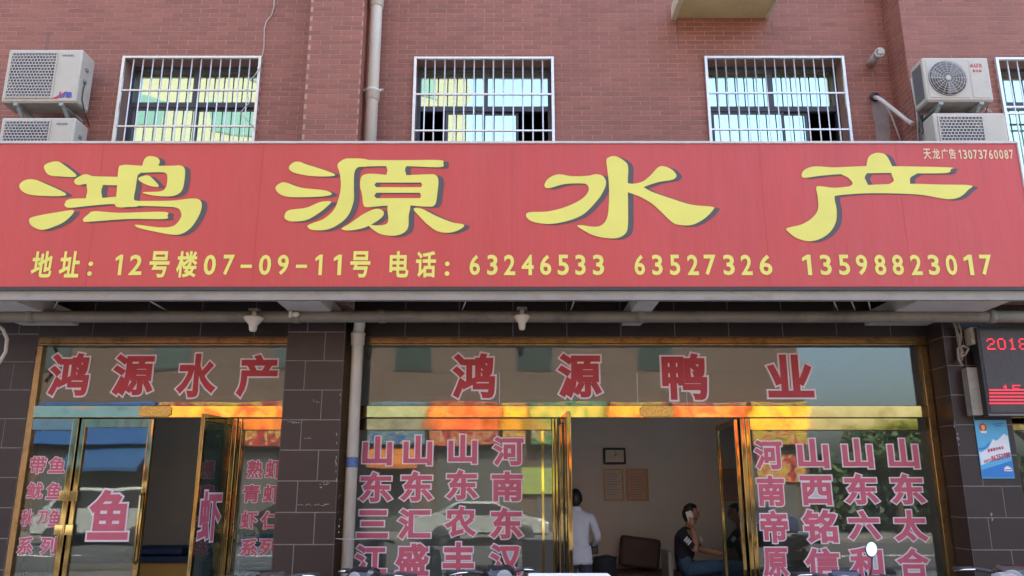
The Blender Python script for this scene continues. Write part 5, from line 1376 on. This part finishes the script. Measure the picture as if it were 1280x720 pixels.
names = {'blue': 'plain blue', 'red': 'red', 'teal': 'dull teal', 'yellow': 'yellow', 'green': 'green'}
for k, (x0_, x1_, c1, c2) in enumerate(boards):
    o = MB().box(x0_, YO + .02, 3.5, x1_, YO + .5, 5.3, .03).build('shop_board', sign_mat(c1, c2))
    tag(o, ['blue shop board at the far left of the row across the street', 'red and yellow shop board beside the blue one across the street', 'teal and blue shop board across the street', 'red and orange shop board across the street',
            'small yellow shop board across the street, narrowest of the row', 'green and gold shop board across the street', 'yellow and red shop board right of the green one across the street', 'red and orange shop board near the brick corner across the street',
            'yellow and red shop board at the brick corner across the street'][k], 'shop board', 'shop boards across the street')
for (x0_, x1_) in ((-20, -15.6), (-14.6, -10), (-9, -4), (-3.2, .4), (1, 4), (4.6, 8), (8.6, 12)):
    t = thing('roller_door', 'grey shop shutter below the boards across the street', 'shutter', (x0_, YO, 0), 'shop shutters across the street')
    MB().box(x0_, YO + .01, .0, x1_, YO + .06, 3.3).build('shutter', M['shutter'], t)
for (x0_, x1_, z0_, z1_, c, lab) in ((-18.5, -15.2, 2.6, 3.5, 'navy', 'dark blue awning across the street'), (-14.8, -11.5, 2.7, 3.5, 'orange', 'orange awning across the street'), (-8.6, -3.9, 2.7, 3.45, 'orange', 'long orange awning across the street'), (4.4, 7.6, 2.7, 3.45, 'orange', 'orange awning right of the door across the street')):
    tag(MB().prism([(YO + .1, z1_), (YO + 1.5, z0_), (YO + 1.5, z0_ - .15), (YO + .1, z1_ - .1)], 'x', x0_, x1_).build('awning', sign_mat(c, c)), lab, 'awning', 'awnings across the street')
tag(MB().box(.4, YO + .1, 1.5, 2.6, YO + .16, 2.6).build('banner', sign_mat('lime', 'lime')), 'lime green banner low on the shutters across the street', 'banner')
tag(MB().box(10.4, YO + .1, 2.0, 12.4, YO + .16, 3.1).build('banner', sign_mat('red', 'yellow')), 'red banner low by the brick corner across the street', 'banner')
# parked vehicles
def car(lab, x, y, rz, col, van=False):
    t = local(thing('van' if van else 'car', lab, 'van' if van else 'car', (x, y, -.12), 'vehicles parked across the street', rz))
    L_, W_ = 4.4, 1.75
    if van: prof = [(-2.2, .35), (-2.2, .95), (-1.75, 1.15), (-1.3, 1.85), (2.1, 1.9), (2.2, 1.2), (2.2, .35)]
    else: prof = [(-2.2, .35), (-2.2, .75), (-1.9, .88), (-1.1, .95), (-.5, 1.42), (.8, 1.44), (1.5, 1.0), (2.15, .95), (2.2, .40)]
    MB().prism(prof, 'y', -W_ / 2, W_ / 2, bev=.07).build('body', col, t)
    gl_ = [(-1.05, 1.0), (-.5, 1.36), (.75, 1.38), (1.3, 1.02)] if not van else [(-1.55, 1.2), (-1.2, 1.75), (1.9, 1.78), (1.95, 1.22)]
    for s_ in (-1, 1): MB().prism(gl_, 'y', s_ * (W_ / 2 - .01), s_ * (W_ / 2 + .012)).build('side_window', M['black'], t)
    for wx in (-1.35, 1.35):
        for s_ in (-1, 1):
            w_ = MB().lathe([(.2, -.1), (.31, -.1), (.33, -.06), (.33, .06), (.31, .1), (.2, .1)], (wx, s_ * (W_ / 2 - .06), .33), 'y', 24).build('wheel', M['rubber'], t)
            MB().lathe([(.001, -.09), (.2, -.08), (.2, .08), (.001, .09)], (wx, s_ * (W_ / 2 - .06), .33), 'y', 16).build('rim', M['chrome'], w_)
    for s_ in (-1, 1):
        MB().box(-2.2, s_ * .62 - .14, .62, -2.12, s_ * .62 + .14, .74, .02).build('headlight', M['poster_white'], t)
        MB().box(2.12, s_ * .65 - .12, .72, 2.2, s_ * .65 + .12, .84, .02).build('tail_light', paint['red'], t)
car('white van parked across the street, mirrored in the left door', -13.6, -19.4, 0, paint['white'], True)
car('black car parked across the street between the van and the white car', -7.2, -19.4, 0, paint['black'])
car('white car parked across the street opposite the open door', -1.0, -19.4, R(180), paint['white'])
car('blue car parked across the street opposite the right glass', 7.2, -19.4, 0, paint['blue'])
# trees at the right, seen in the right glass
M['leaf'] = mat('leaves', (.05, .095, .03), .7, island=.35)
M['bark'] = mat('bark', (.10, .075, .05), .9, scale=8, amt=.3)
def tree(lab, x, y, h, cr, seed):
    rnd = random.Random(seed)
    t = thing('tree', lab, 'tree', (x, y, -.1), 'trees across the street')
    mb = MB().tube([(x, y, -.3), (x + .1, y, h * .3), (x - .05, y + .1, h * .62), (x, y, h * .85)], [.2, .16, .11, .04], 10)
    cl_ = []
    for k in range(9):
        a = rnd.uniform(0, 6.28); z = h * rnd.uniform(.4, .75); q = Vector((x + math.cos(a) * cr * .7, y + math.sin(a) * cr * .7, z + h * .16))
        mb.tube([(x, y, z - .3), (x + (q.x - x) * .5, y + (q.y - y) * .5, z + h * .05), q], [.08, .05, .02], 7); cl_.append(q)
    mb.build('trunk', M['bark'], t)
    cl_ += [Vector((x, y, h * .92)), Vector((x + .3, y, h * .75))]
    bm = bmesh.new()
    for c_ in cl_:
        for k in range(330):
            v = Vector((rnd.gauss(0, 1), rnd.gauss(0, 1), rnd.gauss(0, .8))).normalized() * (rnd.random() ** .45) * cr * .52
            p = c_ + v; a = Vector((rnd.gauss(0, 1), rnd.gauss(0, 1), rnd.gauss(0, 1))).normalized(); b2 = a.cross(Vector((rnd.gauss(0, 1), rnd.gauss(0, 1), rnd.gauss(0, 1)))).normalized(); s_ = rnd.uniform(.08, .17)
            bm.faces.new([bm.verts.new(p - a * s_), bm.verts.new(p + b2 * s_ * .5), bm.verts.new(p + a * s_), bm.verts.new(p - b2 * s_ * .5)])
    for v in bm.verts: v.co -= WLOC[t.name]
    me = bpy.data.meshes.new('crown'); bm.to_mesh(me); bm.free(); me.materials.append(M['leaf']); link('crown', me, t)
for k, (x, y, h, cr) in enumerate(((15.2, -24, 4.3, 1.6), (17.9, -25, 4.8, 1.9), (20.6, -23.5, 8.2, 2.4), (24.5, -26, 9.5, 2.9), (29, -25, 8, 2.7))):
    tree(['small tree nearest the brick corner across the street', 'second small tree from the brick corner across the street', 'taller tree third from the brick corner across the street', 'tallest tree across the street', 'tree farthest right across the street'][k], x, y, h, cr, k + 11)

# hedge beyond the brick corner
hd = thing('hedge', 'dark clipped hedge beyond the trees across the street', 'hedge', (28, -29, -.2))
rnd = random.Random(4); bm = bmesh.new()
for k in range(9000):
    x, y, z = rnd.uniform(13.2, 46), rnd.uniform(-30, -28), rnd.uniform(-.2, 3.1) * (1 + .08 * math.sin(k)); p = Vector((x, y, z))
    a = Vector((rnd.gauss(0, 1), rnd.gauss(0, 1), rnd.gauss(0, 1))).normalized(); b2 = a.cross(Vector((rnd.gauss(0, 1), rnd.gauss(0, 1), rnd.gauss(0, 1)))).normalized(); s_ = rnd.uniform(.15, .28)
    bm.faces.new([bm.verts.new(p - a * s_), bm.verts.new(p + b2 * s_ * .6), bm.verts.new(p + a * s_), bm.verts.new(p - b2 * s_ * .6)])
for v in bm.verts: v.co -= WLOC[hd.name]
me = bpy.data.meshes.new('leaves'); bm.to_mesh(me); bm.free(); me.materials.append(M['leaf']); stuff(link('leaves', me, hd))
mb = MB()
for k in range(16): mb.tube([(14 + 2 * k, -29, -.3), (14.2 + 2 * k, -29, 2.2)], .06, 6)
stuff(mb.build('stems', M['bark'], hd))
